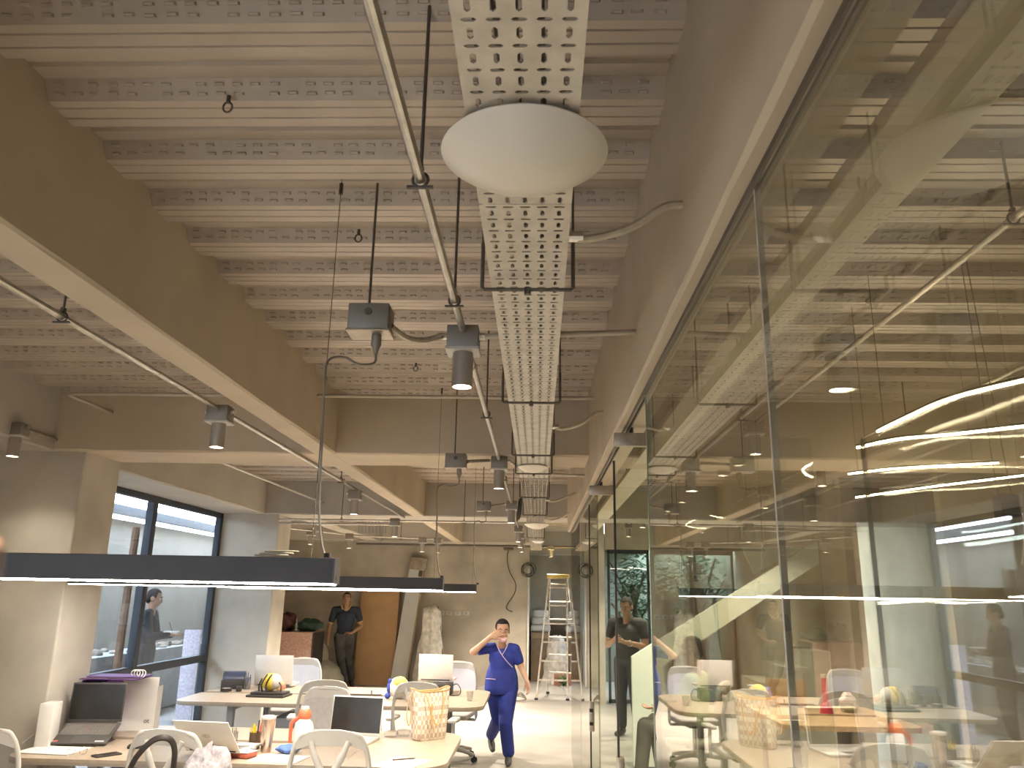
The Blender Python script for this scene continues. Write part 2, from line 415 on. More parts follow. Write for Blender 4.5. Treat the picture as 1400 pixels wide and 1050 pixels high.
# ------------------------------------------------------------------ ceiling services
CT = thing('cable_tray', 'long perforated galvanised cable tray turning into wire basket, hung under the deck', 'cable tray', (-.035, 0, 2.55))
def tray_plate(ya, yb):
    """bottom plate with real slots: dashes across, short slots along"""
    g = G(); P = .0585; w = .102; cols = [-.076, -.038, 0, .038, .076]; hw = .019
    n = int((yb-ya)/P); yb = ya+n*P
    def cell(x0, x1, y0, y1, hx, hy, cx, cy, rnd):
        if rnd == 'x': hole = [(cx-hx, cy), (cx-hx+hy, cy-hy), (cx+hx-hy, cy-hy), (cx+hx, cy), (cx+hx-hy, cy+hy), (cx-hx+hy, cy+hy)]
        else: hole = [(cx, cy-hy), (cx+hx, cy-hy+hx), (cx+hx, cy+hy-hx), (cx, cy+hy), (cx-hx, cy+hy-hx), (cx-hx, cy-hy+hx)]
        o = len(g.v)
        out = [(x0, y0), (x1, y0), (x1, y1), (x0, y1)]
        if rnd == 'x':
            g.v += [(x, y, 0) for x, y in out+hole]+[(x, y, .003) for x, y in hole]
            fs = [(0, 1, 6, 5), (1, 2, 8, 7), (1, 7, 6), (2, 3, 9, 8), (3, 0, 5, 4), (3, 4, 9)]
        else:
            g.v += [(x, y, 0) for x, y in out+hole]+[(x, y, .003) for x, y in hole]
            fs = [(0, 1, 4), (1, 5, 4), (1, 2, 6, 5), (2, 7, 6), (2, 3, 7), (3, 8, 7), (3, 0, 9, 8), (0, 4, 9)]
            fs = [(0, 1, 4), (1, 2, 6, 5), (1, 5, 4), (2, 3, 7), (2, 7, 6), (3, 0, 9, 8), (3, 8, 7), (0, 4, 9)]
        fs += [(4+k, 4+(k+1) % 6, 10+(k+1) % 6, 10+k) for k in range(6)]
        g.f += [tuple(i+o for i in f) for f in fs]
    for i in range(n):
        y0 = ya+i*P; y1 = y0+P*.42; y2 = y0+P
        for c in cols:
            cell(c-hw, c+hw, y0, y1, .0125, .0042, c, (y0+y1)/2, 'x')
            cell(c-hw, c+hw, y1, y2, .0048, .0135, c, (y1+y2)/2, 'y')
    for s in (-1, 1):
        a, b = s*.095, s*w
        o = len(g.v); g.v += [(a, ya, 0), (b, ya, 0), (b, yb, 0), (a, yb, 0), (b, ya, .05), (b, yb, .05), (b-s*.012, ya, .05), (b-s*.012, yb, .05)]
        g.f += [(o, o+1, o+2, o+3), (o+1, o+4, o+5, o+2), (o+4, o+6, o+7, o+5)]
    return g
for ya, yb in ((-.25, 1.564), (1.566, 4.434), (4.4355, 5.74)):
    t = tray_plate(ya, yb).build('perforated_plate', GALV, CT, smooth=False)
def basket(ya, yb):
    g = G()
    for k in range(7): g.cyl((-.10+k*.0333, ya, 0), (-.10+k*.0333, yb, 0), .003, 5)
    for s in (-1, 1):
        for z in (.03, .055): g.cyl((s*.102, ya, z), (s*.102, yb, z), .003, 5)
    y = ya
    while y < yb:
        g.tube([(-.102, y, .055), (-.102, y, -.003), (.102, y, -.003), (.102, y, .055)], .003, 5); y += .10
    return g
basket(5.76, 9.9).build('wire_basket', GALV, CT, smooth=False); basket(9.92, 15.2).build('wire_basket', GALV, CT, smooth=False)
cbl = G()
for k in range(5):
    x = -.07+k*.034
    cbl.tube(bez([(x+random.uniform(-.012, .012), -.2+i*.8, .012+random.uniform(0, .006)) for i in range(20)], 4), .0065, 6)
c_ = cbl.build('cable_run', mat('cable_mixed', (.10, .09, .08), .6, var=.2, scale=3, col2=(.45, .42, .38)), CT); c_['kind'] = 'stuff'
# trapeze hangers under the tray
hg = thing('tray_hanger', 'steel U hanger under the perforated tray next to the dome lamp', 'hanger', (-.035, 2.0, 2.53), group='hangers under the cable tray')
G().tube([(-.124, 0, .13), (-.124, 0, .0), (-.118, 0, -.006), (.118, 0, -.006), (.124, 0, 0), (.124, 0, .13)], .0055, 8).build('bracket', ROD, hg)
G().cyl((0, 0, -.02), (0, 0, .0), .009, 6).build('nut', ROD, hg)
for s in (-1, 1): G().cyl((s*.124, 0, .12), (s*.124, 0, .57), .0035, 6).build('rod', ROD, hg)
for y, lb in ((3.3, 'steel U hanger of the tray just past the second slotted plate'), (4.62, 'steel U hanger of the tray right before the cross beam'), (5.35, 'steel U hanger of the tray beneath the cross beam'),
              (6.7, 'steel U hanger of the wire basket past the cross beam'), (8.2, 'steel U hanger of the wire basket in the second bay'), (11.5, 'steel U hanger of the far wire basket')):
    dup(hg, (-.035, y, 2.53), 0, lb)

def dome(x, y, z, r, label):
    d = thing('dome_lamp', label, 'lamp', (x, y, z), group='dome lamps under the cable tray')
    prof = [(0.001, -.052*r/.15)]+[(r*q/12, -.052*r/.15*(1-(q/12)**2.3)) for q in range(1, 12)]+[(r*.985, -.0015), (r, .001)]+[(r*.985, .005), (r*.90, .008)]
    G().lathe(prof, 48).build('shade', PLASTER, d, ang=60)
    G().lathe([(r*.80, .004), (r*.80, .010), (.001, .010)], 40).build('base_ring', WPLAS, d)
    return d
dome(-.033, 1.345, 2.539, .160, 'large opal dome lamp under the nearest stretch of cable tray')
dome(-.04, 5.17, 2.539, .100, 'small opal dome lamp under the tray at the first cross beam')
dome(-.017, 9.5, 2.539, .152, 'opal dome lamp under the tray in the second bay')
dome(.0, 12.5, 2.539, .10, 'farthest opal dome lamp under the wire basket')

# steel conduit runs
def conduit(label, pts, r=.0115, couplings=(), clamps=(), m=STEEL, rods=()):
    c = thing('steel_conduit', label, 'conduit')
    G().tube(pts, r, 10).build('pipe', m, c)
    for p, q in couplings: G().cyl(p, q, r*1.3, 10).build('coupling', m, c)
    for x, y, z in clamps:
        cl = G().tube([(x+.018*math.cos(R(a)), y, z+.018*math.sin(R(a))) for a in range(0, 361, 30)], .0035, 6).box((x-.006, y-.008, z+.015), (x+.006, y+.008, z+.034)).box((x-.03, y-.004, z-.022), (x+.03, y+.004, z-.016)).build('clamp', ROD, c)
        G().cyl((x, y, z+.03), (x, y, 3.10), .0045, 8).build('hanger_rod', ROD, c)
    return c
XA = -.275; ZA = 2.63
conduit('steel conduit carrying downlights left of the cable tray', [(XA, -7, ZA), (XA, 15.2, ZA)], .0125,
        couplings=[((XA, 3.1, ZA), (XA, 3.15, ZA)), ((XA, 6.1, ZA), (XA, 6.16, ZA))],
        clamps=[(XA, 1.60, ZA), (XA, 2.36, ZA), (XA, 4.0, ZA), (XA, 6.3, ZA), (XA, 8.6, ZA)])
XB = -1.675; ZB = 2.635
conduit('steel conduit below the left long beam carrying downlights', [(XB, .5, ZB), (XB, 9.9, ZB)], .0125,
        couplings=[((XB, 5.0, ZB), (XB, 5.06, ZB))], clamps=[(XB, 2.55, ZB), (XB, 6.6, ZB)])
conduit('bent conduit in front of the first cross beam passing through the long beam',
        [(-3.05, 5.4, 2.93)]+bez([(-3.05, 5.2, 2.93), (-3.06, 4.9, 2.93), (-3.02, 4.84, 2.93), (-2.9, 4.83, 2.93)], 5)+[(-1.4, 4.83, 2.93), (.345, 4.83, 2.93)], .012, m=mat('painted_conduit', (.47, .41, .32), .5, .3, var=.06))
conduit('conduit in the far left ceiling corner carrying one downlight', [(-3.95, 4.98, 2.73), (-3.42, 4.98, 2.73), (-3.42, 5.38, 2.73)], .012)
conduit('short conduit crossing above the tray into the right beam', [(-.195, 2.69, 2.62), (.345, 2.69, 2.64)], .011, m=MATS['painted_conduit'])
conduit('conduit from second downlight box to the right beam', [(-.195, 5.43, 2.62), (-.12, 5.9, 2.615), (.345, 5.93, 2.60)], .011)
conduit('long cross conduit along the second cross beam', [(-3.2, 9.62, 2.57), (-.30, 9.62, 2.57)], .0125, clamps=[(-2.4, 9.62, 2.57), (-.9, 9.62, 2.57)])
conduit('lower cross conduit under the second cross beam', [(-3.2, 9.70, 2.53), (-1.75, 9.70, 2.53)], .0125)
conduit('cross conduit along the top of the back wall', [(-3.4, 14.9, 2.60), (.8, 14.9, 2.60)], .02, m=ROD)
conduit('sloping conduit with downlights in the back bay', [(-3.6, 11.0, 2.58), (-2.75, 12.2, 2.56), (-1.5, 12.4, 2.54)], .012, clamps=[(-3.175, 11.6, 2.57), (-2.125, 12.3, 2.55)])
conduit('conduit below the deck in the window bay', [(-2.95, 6.2, 2.86), (-2.70, 9.84, 2.80)], .014)
conduit('vertical pipe at the corner of the alcove', [(-.19, 16.36, .02), (-.19, 16.36, 2.25)], .022, m=mat('white_pipe', (.62, .60, .55), .4, var=.05))
# flexible conduits from tray to right beam
FLEX = mat('flex_conduit', (.58, .50, .38), .45, .3, var=.1, scale=40)
def flex(label, pts):
    f = thing('flexible_conduit', label, 'conduit', group='flexible conduits into the right beam')
    G().tube(bez(pts, 8), .0105, 8).build('hose', FLEX, f)
    p = Vector(pts[0]); G().cyl(p, p+Vector((.035, 0, 0)), .014, 10).build('connector', CHROME, f)
flex('flexible conduit sagging from the tray near the big dome', [(.07, 1.80, 2.585), (.12, 1.80, 2.58), (.22, 1.78, 2.60), (.30, 1.76, 2.645), (.346, 1.755, 2.65)])
flex('flexible conduit from the tray before the first cross beam', [(.07, 4.15, 2.60), (.13, 4.15, 2.59), (.23, 4.15, 2.62), (.30, 4.14, 2.67), (.346, 4.14, 2.68)])
flex('flexible conduit from the wire basket in the second bay', [(.07, 7.4, 2.59), (.13, 7.4, 2.575), (.22, 7.4, 2.60), (.346, 7.4, 2.66)])
flex('flexible conduit near the end of the right beam', [(.07, 9.0, 2.57), (.13, 9.0, 2.55), (.24, 9.0, 2.57), (.346, 8.9, 2.62)])
hl = G()
for k in range(3):
    hl.tube([( -.165-.01*k+.012*math.sin(R(a)), 7.3+.13*math.cos(R(a)), 2.50+.10*math.sin(R(a))-.01*k) for a in range(0, 360, 20)], .006, 6, closed=True)
tag(hl.build('cable_loop', CORD), 'coiled black cable hanging beside the wire basket', 'cable')

# downlights: box on the conduit, cylinder, glowing lens
def downlight(x, y, z, label, grp, spot=True, box=True, k=1.0):
    d = thing('downlight', label, 'downlight', (x, y, z), group=grp)
    if box:
        b = G().rbox((-.056, -.05, -.062), (.056, .05, .018), .004).build('junction_box', BOXM, d)
        G().rbox((-.060, -.056, -.074), (.060, .056, -.062), .002, seg=1).build('cover_plate', WPLAS, b)
        for s in (-1, 1): G().cyl((s*.056, 0, -.01), (s*.078, 0, -.01), .014, 8).build('hub', STEEL, b)
    G().lathe([(.001, -.074), (.036, -.074), (.037, -.09), (.037, -.20), (.033, -.20), (.031, -.185), (.001, -.185)], 24).build('housing', DLM, d)
    G().lathe([(.001, -.186), (.0305, -.186), (.0305, -.190), (.001, -.192)], 20).build('lens', LENS, d)
    if spot:
        l = bpy.data.lights.new('downlight_beam', 'SPOT'); l.energy = SPOT_W*k; l.color = LAMP; l.spot_size = R(125); l.spot_blend = .7; l.shadow_soft_size = .03
        lo = bpy.data.objects.new('downlight_beam', l); COL.objects.link(lo); lo.parent = d; lo.location = (0, 0, -.205)
    return d
GA = 'downlights on the tray side conduit'
for y, lb in ((2.69, 'nearest cylinder downlight on the conduit beside the tray'), (5.43, 'cylinder downlight beside the tray at the first cross beam'), (8.07, 'cylinder downlight beside the tray in the second bay'),
              (11.0, 'cylinder downlight beside the wire basket past the second cross beam'), (12.3, 'second last cylinder downlight along the wire basket'), (13.6, 'last cylinder downlight along the wire basket')):
    downlight(XA, y, ZA, lb, GA, k=1.0 if y < 7 else .35)
downlight(XA, -.1, ZA, 'cylinder downlight on the tray conduit above the camera', GA); downlight(XA, -3.2, ZA, 'cylinder downlight on the tray conduit behind the camera', GA)
GB = 'downlights on the left conduit'
downlight(XB, 3.98, ZB+.0, 'cylinder downlight on the conduit below the left long beam', GB)
downlight(XB, 7.15, ZB-.03, 'cylinder downlight past the first cross beam on the left conduit', GB)
downlight(-3.42, 4.95, 2.735, 'cylinder downlight in the far left corner before the column', GB, k=.12)
GC = 'downlights in the back bay'
for x, y, z, lb in ((-3.3, 11.5, 2.58, 'leftmost small downlight in the back bay'), (-2.85, 12.0, 2.56, 'small downlight below the louver in the back bay'), (-1.74, 9.62, 2.58, 'downlight at the end of the lower cross conduit'),
                    (-1.79, 12.35, 2.545, 'small downlight right of the louver in the back bay'), (-1.56, 12.39, 2.541, 'small downlight at the end of the sloping conduit'), (.24, 14.9, 2.62, 'small downlight in front of the ladder alcove')):
    downlight(x, y, z, lb, GC, k=2.5 if x > 0 else 2.6)
# hung feed boxes
def feedbox(x, y, z, label):
    b = thing('feed_box', label, 'junction box', (x, y, z), group='hung feed boxes over the pendants')
    bx = G().rbox((-.068, -.05, -.045), (.068, .05, .045), .005).build('box', BOXM, b)
    G().lathe([(.001, 0), (.013, 0), (.012, .004), (.001, .005)], 14, M=Matrix.Translation((0, -.05, .015)) @ Matrix.Rotation(R(90), 4, 'X')).build('knockout', ROD, bx)
    G().rbox((-.072, -.054, -.052), (.072, .054, -.045), .002, seg=1).build('cover_plate', MATS['brushed_patch'], b)
    G().cyl((-.01, 0, .04), (-.01, 0, 3.11-z), .0045, 8).build('hanger_rod', ROD, b)
    pl = G().lathe([(.001, -.052), (.016, -.052), (.018, -.085), (.010, -.10), (.006, -.115), (.001, -.115)], 14, c=(.022, 0, 0)).build('plug', BOXM, b)
    return b
FB = [(-.565, 2.47, 2.60, 2.40), (-.54, 5.08, 2.56, 5.15), (-.545, 7.88, 2.575, 7.95)]
feedbox(*FB[0][:3], 'nearest grey feed box hung from the deck'); feedbox(*FB[1][:3], 'grey feed box hung at the first cross beam'); feedbox(*FB[2][:3], 'grey feed box hung in the second bay')
for k, (lb, x0, y0, z0, x1, y1) in enumerate((('flexible conduit between nearest feed box and downlight', -.50, 2.49, 2.585, -.35, 2.67),)):
    f = thing('flexible_conduit', lb, 'conduit'); G().tube(bez([(x0, y0, z0), (-.46, 2.54, 2.565), (-.41, 2.62, 2.58), (x1, y1, 2.615)], 8), .011, 8).build('hose', FLEX, f)
for lb, a, b in (('short conduit between second feed box and downlight', (-.47, 5.12, 2.565), (-.35, 5.40, 2.62)), ('short conduit between third feed box and downlight', (-.475, 7.92, 2.58), (-.35, 8.05, 2.62))):
    conduit(lb, [a, b], .012)

# linear pendants over the desks
def pendant(y, label, xr=-.60, L=2.42):
    p = thing('linear_pendant', label, 'pendant lamp', (xr, y, 1.74), group='black linear pendants over the desks')
    G().rbox((-L, -.034, .004), (-.004, .034, .078), .0015, seg=1).build('housing', mat('pendant_black', (.058, .047, .043), .5, .1, var=.06), p)
    ec = G().box((-.004, -.034, .002), (0, .034, .078)).build('end_cap', mat('dark_anodised', (.09, .08, .08), .35, .6, var=.05), p, smooth=False)
    G().box((-.001, -.012, .012), (.0015, -.006, .026)).build('screw_slot', CHROME, ec, smooth=False)
    G().box((-L+.004, -.028, -.001), (-.008, .028, .005)).build('diffuser', PEND, p, smooth=False)
    return p
pendant(2.40, 'nearest black linear pendant lamp, largest of the three'); pendant(5.15, 'second black linear pendant lamp above the front desk'); pendant(7.95, 'third black linear pendant lamp above the farther desk')
pendant(-.35, 'linear pendant lamp just behind the camera'); pendant(-3.10, 'linear pendant lamp well behind the camera')
def pend_cord(k, label, xv):
    x, y, z, yp = FB[k]
    c = thing('pendant_cord', label, 'cord', group='pendant cords')
    G().tube(bez([(x+.022, y, z-.113), (x+.02, y-.005, z-.15), (x-.02, y-.06, z-.17), (xv+.04, yp+.05, z-.135), (xv, yp, z-.17), (xv, yp, z-.30)], 8)
             + bez([(xv, yp, z-.30), (xv+.004, yp, 2.2), (xv+.012, yp, 1.98), (xv+.03, yp, 1.86), (xv+.05, yp, 1.815)], 8), .0042, 6).build('cable', CORDG, c)
    G().cyl((xv, yp, 1.82), (xv, yp, 3.10), .0013, 5).build('suspension_wire', ROD, c)
    G().cyl((xv, yp, 3.07), (xv, yp, 3.03), .007, 8).build('ceiling_stop', ROD, c)
    G().lathe([(.001, 0), (.012, 0), (.010, .018), (.001, .018)], 12, c=(xv+.05, yp, 1.815)).build('gland', BLACK, c)
pend_cord(0, 'cord and wire of the nearest linear pendant', -.683); pend_cord(1, 'cord and wire of the second linear pendant', -.663); pend_cord(2, 'cord and wire of the third linear pendant', -.64)
g = G()
for k in range(3): g.tube([(-.80+.05*math.cos(R(a))+.015*k, 2.39+.02*math.sin(R(a)), 1.823+.006*k) for a in range(0, 360, 30)], .003, 5, closed=True)
tag(g.build('cable_coil', mat('cable_cream', (.45, .40, .30), .6, var=.1)), 'cream cable coiled on top of the nearest pendant', 'cable')
for (x, y, z, lb) in ((-.885, 1.91, 3.07, 'steel eye hook screwed in the deck above the left'), (-.70, 2.75, 3.07, 'small eye hook in the deck behind the pendant wire'), (-.75, 4.55, 3.07, 'tiny eye hook in the deck near the first cross beam')):
    h = G().cyl((0, 0, 0), (0, 0, -.022), .006, 8).tube([(0+.013*math.sin(R(a)), 0, -.036+.016*math.cos(R(a))) for a in range(0, 360, 24)], .003, 6, closed=True)
    tag(h.build('eye_hook', ROD, None, loc=(x, y, z)), lb, 'hook', 'eye hooks in the deck')

# ------------------------------------------------------------------ desks
def desk(name, label, x0, x1, y0, ys, y1, xcap):
    d = thing(name, label, 'desk', ((x0+x1)/2, (y0+y1)/2, 0)); cx, cy = (x0+x1)/2, (y0+y1)/2
    T = Matrix.Translation((-cx, -cy, 0))
    def top(poly):
        t = G().prism(poly, .722, .74, T).build('tabletop', DESKW, d, smooth=False)
        c = [(p[0], p[1]) for p in poly]
        mx = sum(p[0] for p in c)/len(c); my = sum(p[1] for p in c)/len(c)
        G().prism([(mx+(p[0]-mx)*.998, my+(p[1]-my)*.997) for p in c], .705, .722, T).build('edge_band', DESKE, t, smooth=False)
    top(rrect(x0, y0, xcap, ys-.045, .16, 6, (0, 0, 1, 0)))
    top(rrect(x0, ys+.045, xcap, y1, .16, 6, (0, 1, 0, 0)))
    top(rrect(xcap+.002, y0, x1, y1, .2, 8, (1, 0, 0, 1)))
    G().box((x0+.2, ys-.06, .62), (xcap-.1, ys+.06, .64), T).box((x0+.2, ys-.06, .64), (x0+.21, ys+.06, .70), T).build('cable_trough', GREYM, d, smooth=False)
    for x in (x0+.5, x1-.42):
        for y in (y0+.18, y1-.18): G().rbox((x-.03, y-.03, 0), (x+.03, y+.03, .705), .006, T).build('leg', GREYM, d)
        G().rbox((x-.025, y0+.18, .65), (x+.025, y1-.18, .705), .005, T).build('crossbar', GREYM, d)
    return d
desk('bench_desk', 'long pale laminate bench desk in front, with the tote bag on it', -3.19, -.535, 4.97, 5.68, 6.22, -1.15)
desk('bench_desk', 'long pale laminate bench desk farther back, with yellow earmuffs on it', -3.32, -.485, 7.53, 8.25, 8.92, -1.15)
def pedestal(x, label):
    p = thing('drawer_unit', label, 'drawer unit', (x, 8.0, 0), group='grey drawer units under the farther desk')
    G().rbox((-.21, -.25, .05), (.21, .25, .60), .006).build('body', GREYM, p)
    for z0, z1 in ((.06, .22), (.23, .40), (.41, .59)):
        dr = G().rbox((-.205, -.268, z0), (.205, -.25, z1), .004).build('drawer', mat('drawer_front', (.36, .37, .39), .45, var=.03), p)
        G().box((-.20, -.266, z1-.002), (.20, -.256, z1+.003)).build('finger_pull', BLACK, dr, smooth=False)
    for sx in (-1, 1):
        for sy in (-1, 1): G().cyl((sx*.17, sy*.2, 0), (sx*.17, sy*.2, .05), .022, 10).build('caster', CASTER, p)
pedestal(-2.2, 'left grey drawer unit under the farther desk'); pedestal(-1.72, 'right grey drawer unit under the farther desk')

# ------------------------------------------------------------------ office chairs (facing +Y, backrest at -Y)
CHM = mat('chair_mesh', (.27, .25, .235), .8, var=.06, scale=30, alpha=.5)
CHB = mat('grey_mesh_fabric', (.50, .47, .44), .8, var=.06, scale=30, bump=.2, bscale=400)
def chair(label, solid=False, group='white office chairs at the bench desks'):
    c = thing('office_chair', label, 'chair', (0, 0, 0), group=group)
    w = [(.13, .50), (.19, .56), (.215, .66), (.22, .76), (.205, .86), (.175, .93), (.12, .965)]
    ring = [(-x, z) for x, z in w]+[(x, z) for x, z in reversed(w)]
    def yy(x, z): return -.215-.10*(z-.5)**1.0*.9+.35*x*x*1.2
    path = [(x, yy(x, z), z) for x, z in ring]
    P2 = bez(path+[path[0]], 4)[:-1]
    fr = G().tube(P2, .014, 8, closed=True, sx=1.0)
    tr = [(x*.001, 0, 0) for x in range(1)]
    topn = [(-.165, .945), (-.10, .965), (0, .975), (.10, .965), (.165, .945)]
    o = len(fr.v)
    tp = [(-.19, .88, .975*.94), (-.12, .905, .975), (-.05, .905, .987), (.05, .905, .987), (.12, .905, .975), (.19, .88, .975*.94)]
    vs = []; fs = []
    for x, z0, z1 in tp:
        vs += [(x, yy(x, z0)+.012, z0), (x, yy(x, z0)-.012, z0), (x, yy(x, z1)-.014, z1), (x, yy(x, z1)+.014, z1)]
    for i in range(len(tp)-1):
        for k in range(4): fs.append((i*4+k, i*4+(k+1) % 4, i*4+4+(k+1) % 4, i*4+4+k))
    fs += [(0, 1, 2, 3), tuple((len(tp)-1)*4+k for k in (3, 2, 1, 0))]
    fr.add(vs, fs); fr.build('back_frame', WPLAS, c, ang=60)
    n = 10; vs = []; fs = []
    for j in range(n+1):
        z = .505+(.955-.505)*j/n
        hw = 0
        for (xa, za), (xb, zb) in zip(w, w[1:]):
            if za <= z <= zb: hw = xa+(xb-xa)*(z-za)/(zb-za)
        for i in range(n+1):
            x = -hw+2*hw*i/n; vs.append((x, yy(x, z)+.012, z))
    for j in range(n):
        for i in range(n): fs.append((j*(n+1)+i, j*(n+1)+i+1, (j+1)*(n+1)+i+1, (j+1)*(n+1)+i))
    G().add(vs, fs).build('back_mesh', CHB if solid else CHM, c)
    sy = G()
    yb = lambda z: -.232-.09*(z-.5)
    sy.tube(bez([(0, -.20, .44), (0, yb(.5)-.03, .50), (0, yb(.62)-.03, .62), (0, yb(.74)-.026, .74)], 5), [.034]*16, 8, sx=.55, up=(0, 1, 0))
    for s in (-1, 1): sy.tube(bez([(0, yb(.70)-.026, .70), (s*.035, yb(.78)-.024, .78), (s*.075, yb(.86)-.014, .86), (s*.105, yb(.93), .93)], 5), [.026]*6+[.020]*5+[.015]*5, 8, sx=.6, up=(0, 1, 0))
    sy.build('spine', WPLAS, c, ang=60)
    G().rbox((-.23, -.21, .425), (.23, .25, .485), .028, seg=3).build('seat', CHB, c)
    G().rbox((-.10, -.12, .385), (.10, .12, .428), .01).build('tilt_housing', BLACK, c)
    for s in (-1, 1):
        a = G().tube([(s*.15, 0, .41), (s*.265, 0, .41), (s*.275, 0, .44), (s*.275, 0, .64)], .016, 8).build('armrest', mat('arm_grey', (.42, .42, .43), .4, .2, var=.04), c)
        G().rbox((s*.275-.04, -.10, .64), (s*.275+.04, .13, .668), .012).build('arm_pad', WPLAS, a)
    G().cyl((0, 0, .10), (0, 0, .39), .026, 12).build('gas_lift', CHROME, c)
    b = G()
    for k in range(5):
        a = R(90+72*k); e = Vector((math.cos(a), math.sin(a), 0))
        b.tube([e*.02+Vector((0, 0, .115)), e*.16+Vector((0, 0, .105)), e*.30+Vector((0, 0, .075))], [.030, .024, .016], 8)
    b.lathe([(.001, .085), (.045, .085), (.04, .14), (.001, .14)], 14)
    bo = b.build('base', WPLAS, c)
    for k in range(5):
        a = R(90+72*k)
        q = G()
        for s in (-1, 1): q.cyl((.30*math.cos(a)-s*.008*math.sin(a), .30*math.sin(a)+s*.008*math.cos(a), .029), (.30*math.cos(a)-s*.022*math.sin(a), .30*math.sin(a)+s*.022*math.cos(a), .029), .028, 12)
        q.cyl((.30*math.cos(a), .30*math.sin(a), .03), (.30*math.cos(a), .30*math.sin(a), .075), .008, 8)
        q.build('caster', CASTER, bo)
    return c
ch = chair('white mesh office chair with a black backpack strap over it at the front desk')
ch.location = (-1.98, 4.80, 0); ch.rotation_euler.z = R(-6)
dup(ch, (-1.15, 4.90, 0), R(4), 'white mesh office chair with Y spine in front of the silver laptop')
dup(ch, (-3.03, 4.72, 0), R(8), 'white office chair cut by the left edge of the frame')
dup(ch, (-1.88, 7.42, 0), R(12), 'white mesh office chair with Y spine tucked at the farther desk, left of the tote')
dup(ch, (-1.00, 7.42, 0), R(-5), 'white mesh office chair with Y spine right behind the checked tote bag')
cs = chair('grey backed office chair facing the camera behind the silver laptop', solid=True)
cs.location = (-1.72, 6.45, 0); cs.rotation_euler.z = R(168)
WHB = mat('white_back_fabric', (.74, .74, .80), .7, var=.03)
cw = chair('white backed office chair beyond the farther desk, beside the left laptop', solid=True)
for o in cw.children:
    if o.name.startswith('back_mesh'): o.data.materials[0] = WHB
cw.location = (-2.68, 9.25, 0); cw.rotation_euler.z = R(183)
dup(cw, (-.93, 9.2, 0), R(172), 'white backed office chair beyond the farther desk, beside the right laptop')

# ------------------------------------------------------------------ things on the desks
ZD1 = .7405
def laptop(label, x, y, z, rz, w=.35, dp=.24, open_=105, shell=LAPS, keys=KEYS, tilt=0., scr=SCREEN, tag_extra=None, deckm=None):
    """hinge along local x at y=0, keyboard toward -y; lid leans back by open_"""
    t = thing('laptop', label, 'laptop', (x, y, z), rz)
    t.rotation_euler.x = R(tilt)
    b = G().rbox((-w/2, -dp, 0), (w/2, 0, .017), .004).build('base', deckm or shell, t)
    k = G(); nx = 14; ny = 6; kw = (w-.036)/nx; kh = dp*.53/ny
    for i in range(nx):
        for j in range(ny):
            x0 = -w/2+.018+i*kw; y0 = -dp*.61+j*kh
            k.box((x0+.0015, y0+.0015, .017), (x0+kw-.0015, y0+kh-.0015, .0195))
    ko = k.build('keyboard', keys, b, smooth=False); ko['kind'] = 'stuff'
    G().rbox((-.05, -dp+.015, .0165), (.05, -dp*.66, .0178), .0004, seg=1).build('touchpad', mat('touchpad', (.09, .085, .08), .4, var=.04), b)
    A = R(180-open_)
    M = Matrix.Rotation(-R(open_-90), 4, 'X')
    lid = G().rbox((-w/2, -.004, .004), (w/2, .004, dp), .004, M=Matrix.Translation((0, .004, .012)) @ M).build('lid', shell, t)
    G().box((-w/2+.008, -.0046, .022), (w/2-.008, -.0038, dp-.010), M=Matrix.Translation((0, .004, .012)) @ M).build('screen', scr, lid, smooth=False)
    G().cyl((-w/2+.03, .004, .012), (w/2-.03, .004, .012), .006, 8).build('hinge', BLACK, t)
    return t, lid, Matrix.Translation((0, .004, .012)) @ M
# black laptop on a slanted stand
st = thing('laptop_stand', 'folded black stand under the tilted black laptop', 'stand', (-2.94, 5.46, ZD1))
G().rbox((-.13, -.11, 0), (.13, .14, .008), .003).build('foot_plate', BLACK, st)
for s in (-1, 1): G().tube([(s*.11, -.10, .008), (s*.11, .10, .078)], .006, 6).tube([(s*.11, .10, .078), (s*.11, .13, .01)], .006, 6).build('arm', BLACK, st)
lp, lid, _ = laptop('black laptop open on a slanted stand at the left of the front desk', -2.96, 5.58, ZD1+.095, R(8), .35, .25, 116, LAPB, KEYS, tilt=21)
G().cyl((0, -.09, .0195), (0, -.09, .0215), .004, 8).build('pointing_stick', mat('red_rubber', (.6, .04, .03), .5, var=.05), lp)
G().box((-.17, -.235, .0171), (-.155, -.215, .0176)).build('sticker', PAPER, lp, smooth=False)
G().box((-.150, -.235, .0171), (-.130, -.215, .0176)).build('sticker', mat('red_sticker', (.65, .12, .10), .5, var=.05), lp, smooth=False)
G().box((.10, -.235, .0171), (.155, -.222, .0176)).build('badge', PAPER, lp, smooth=False)
# silver laptop, black screen towards us
laptop('large silver laptop with a black screen facing us, left of the tote bag', -1.27, 5.90, ZD1, R(-8), .375, .26, 99, LAPS, KEYW)
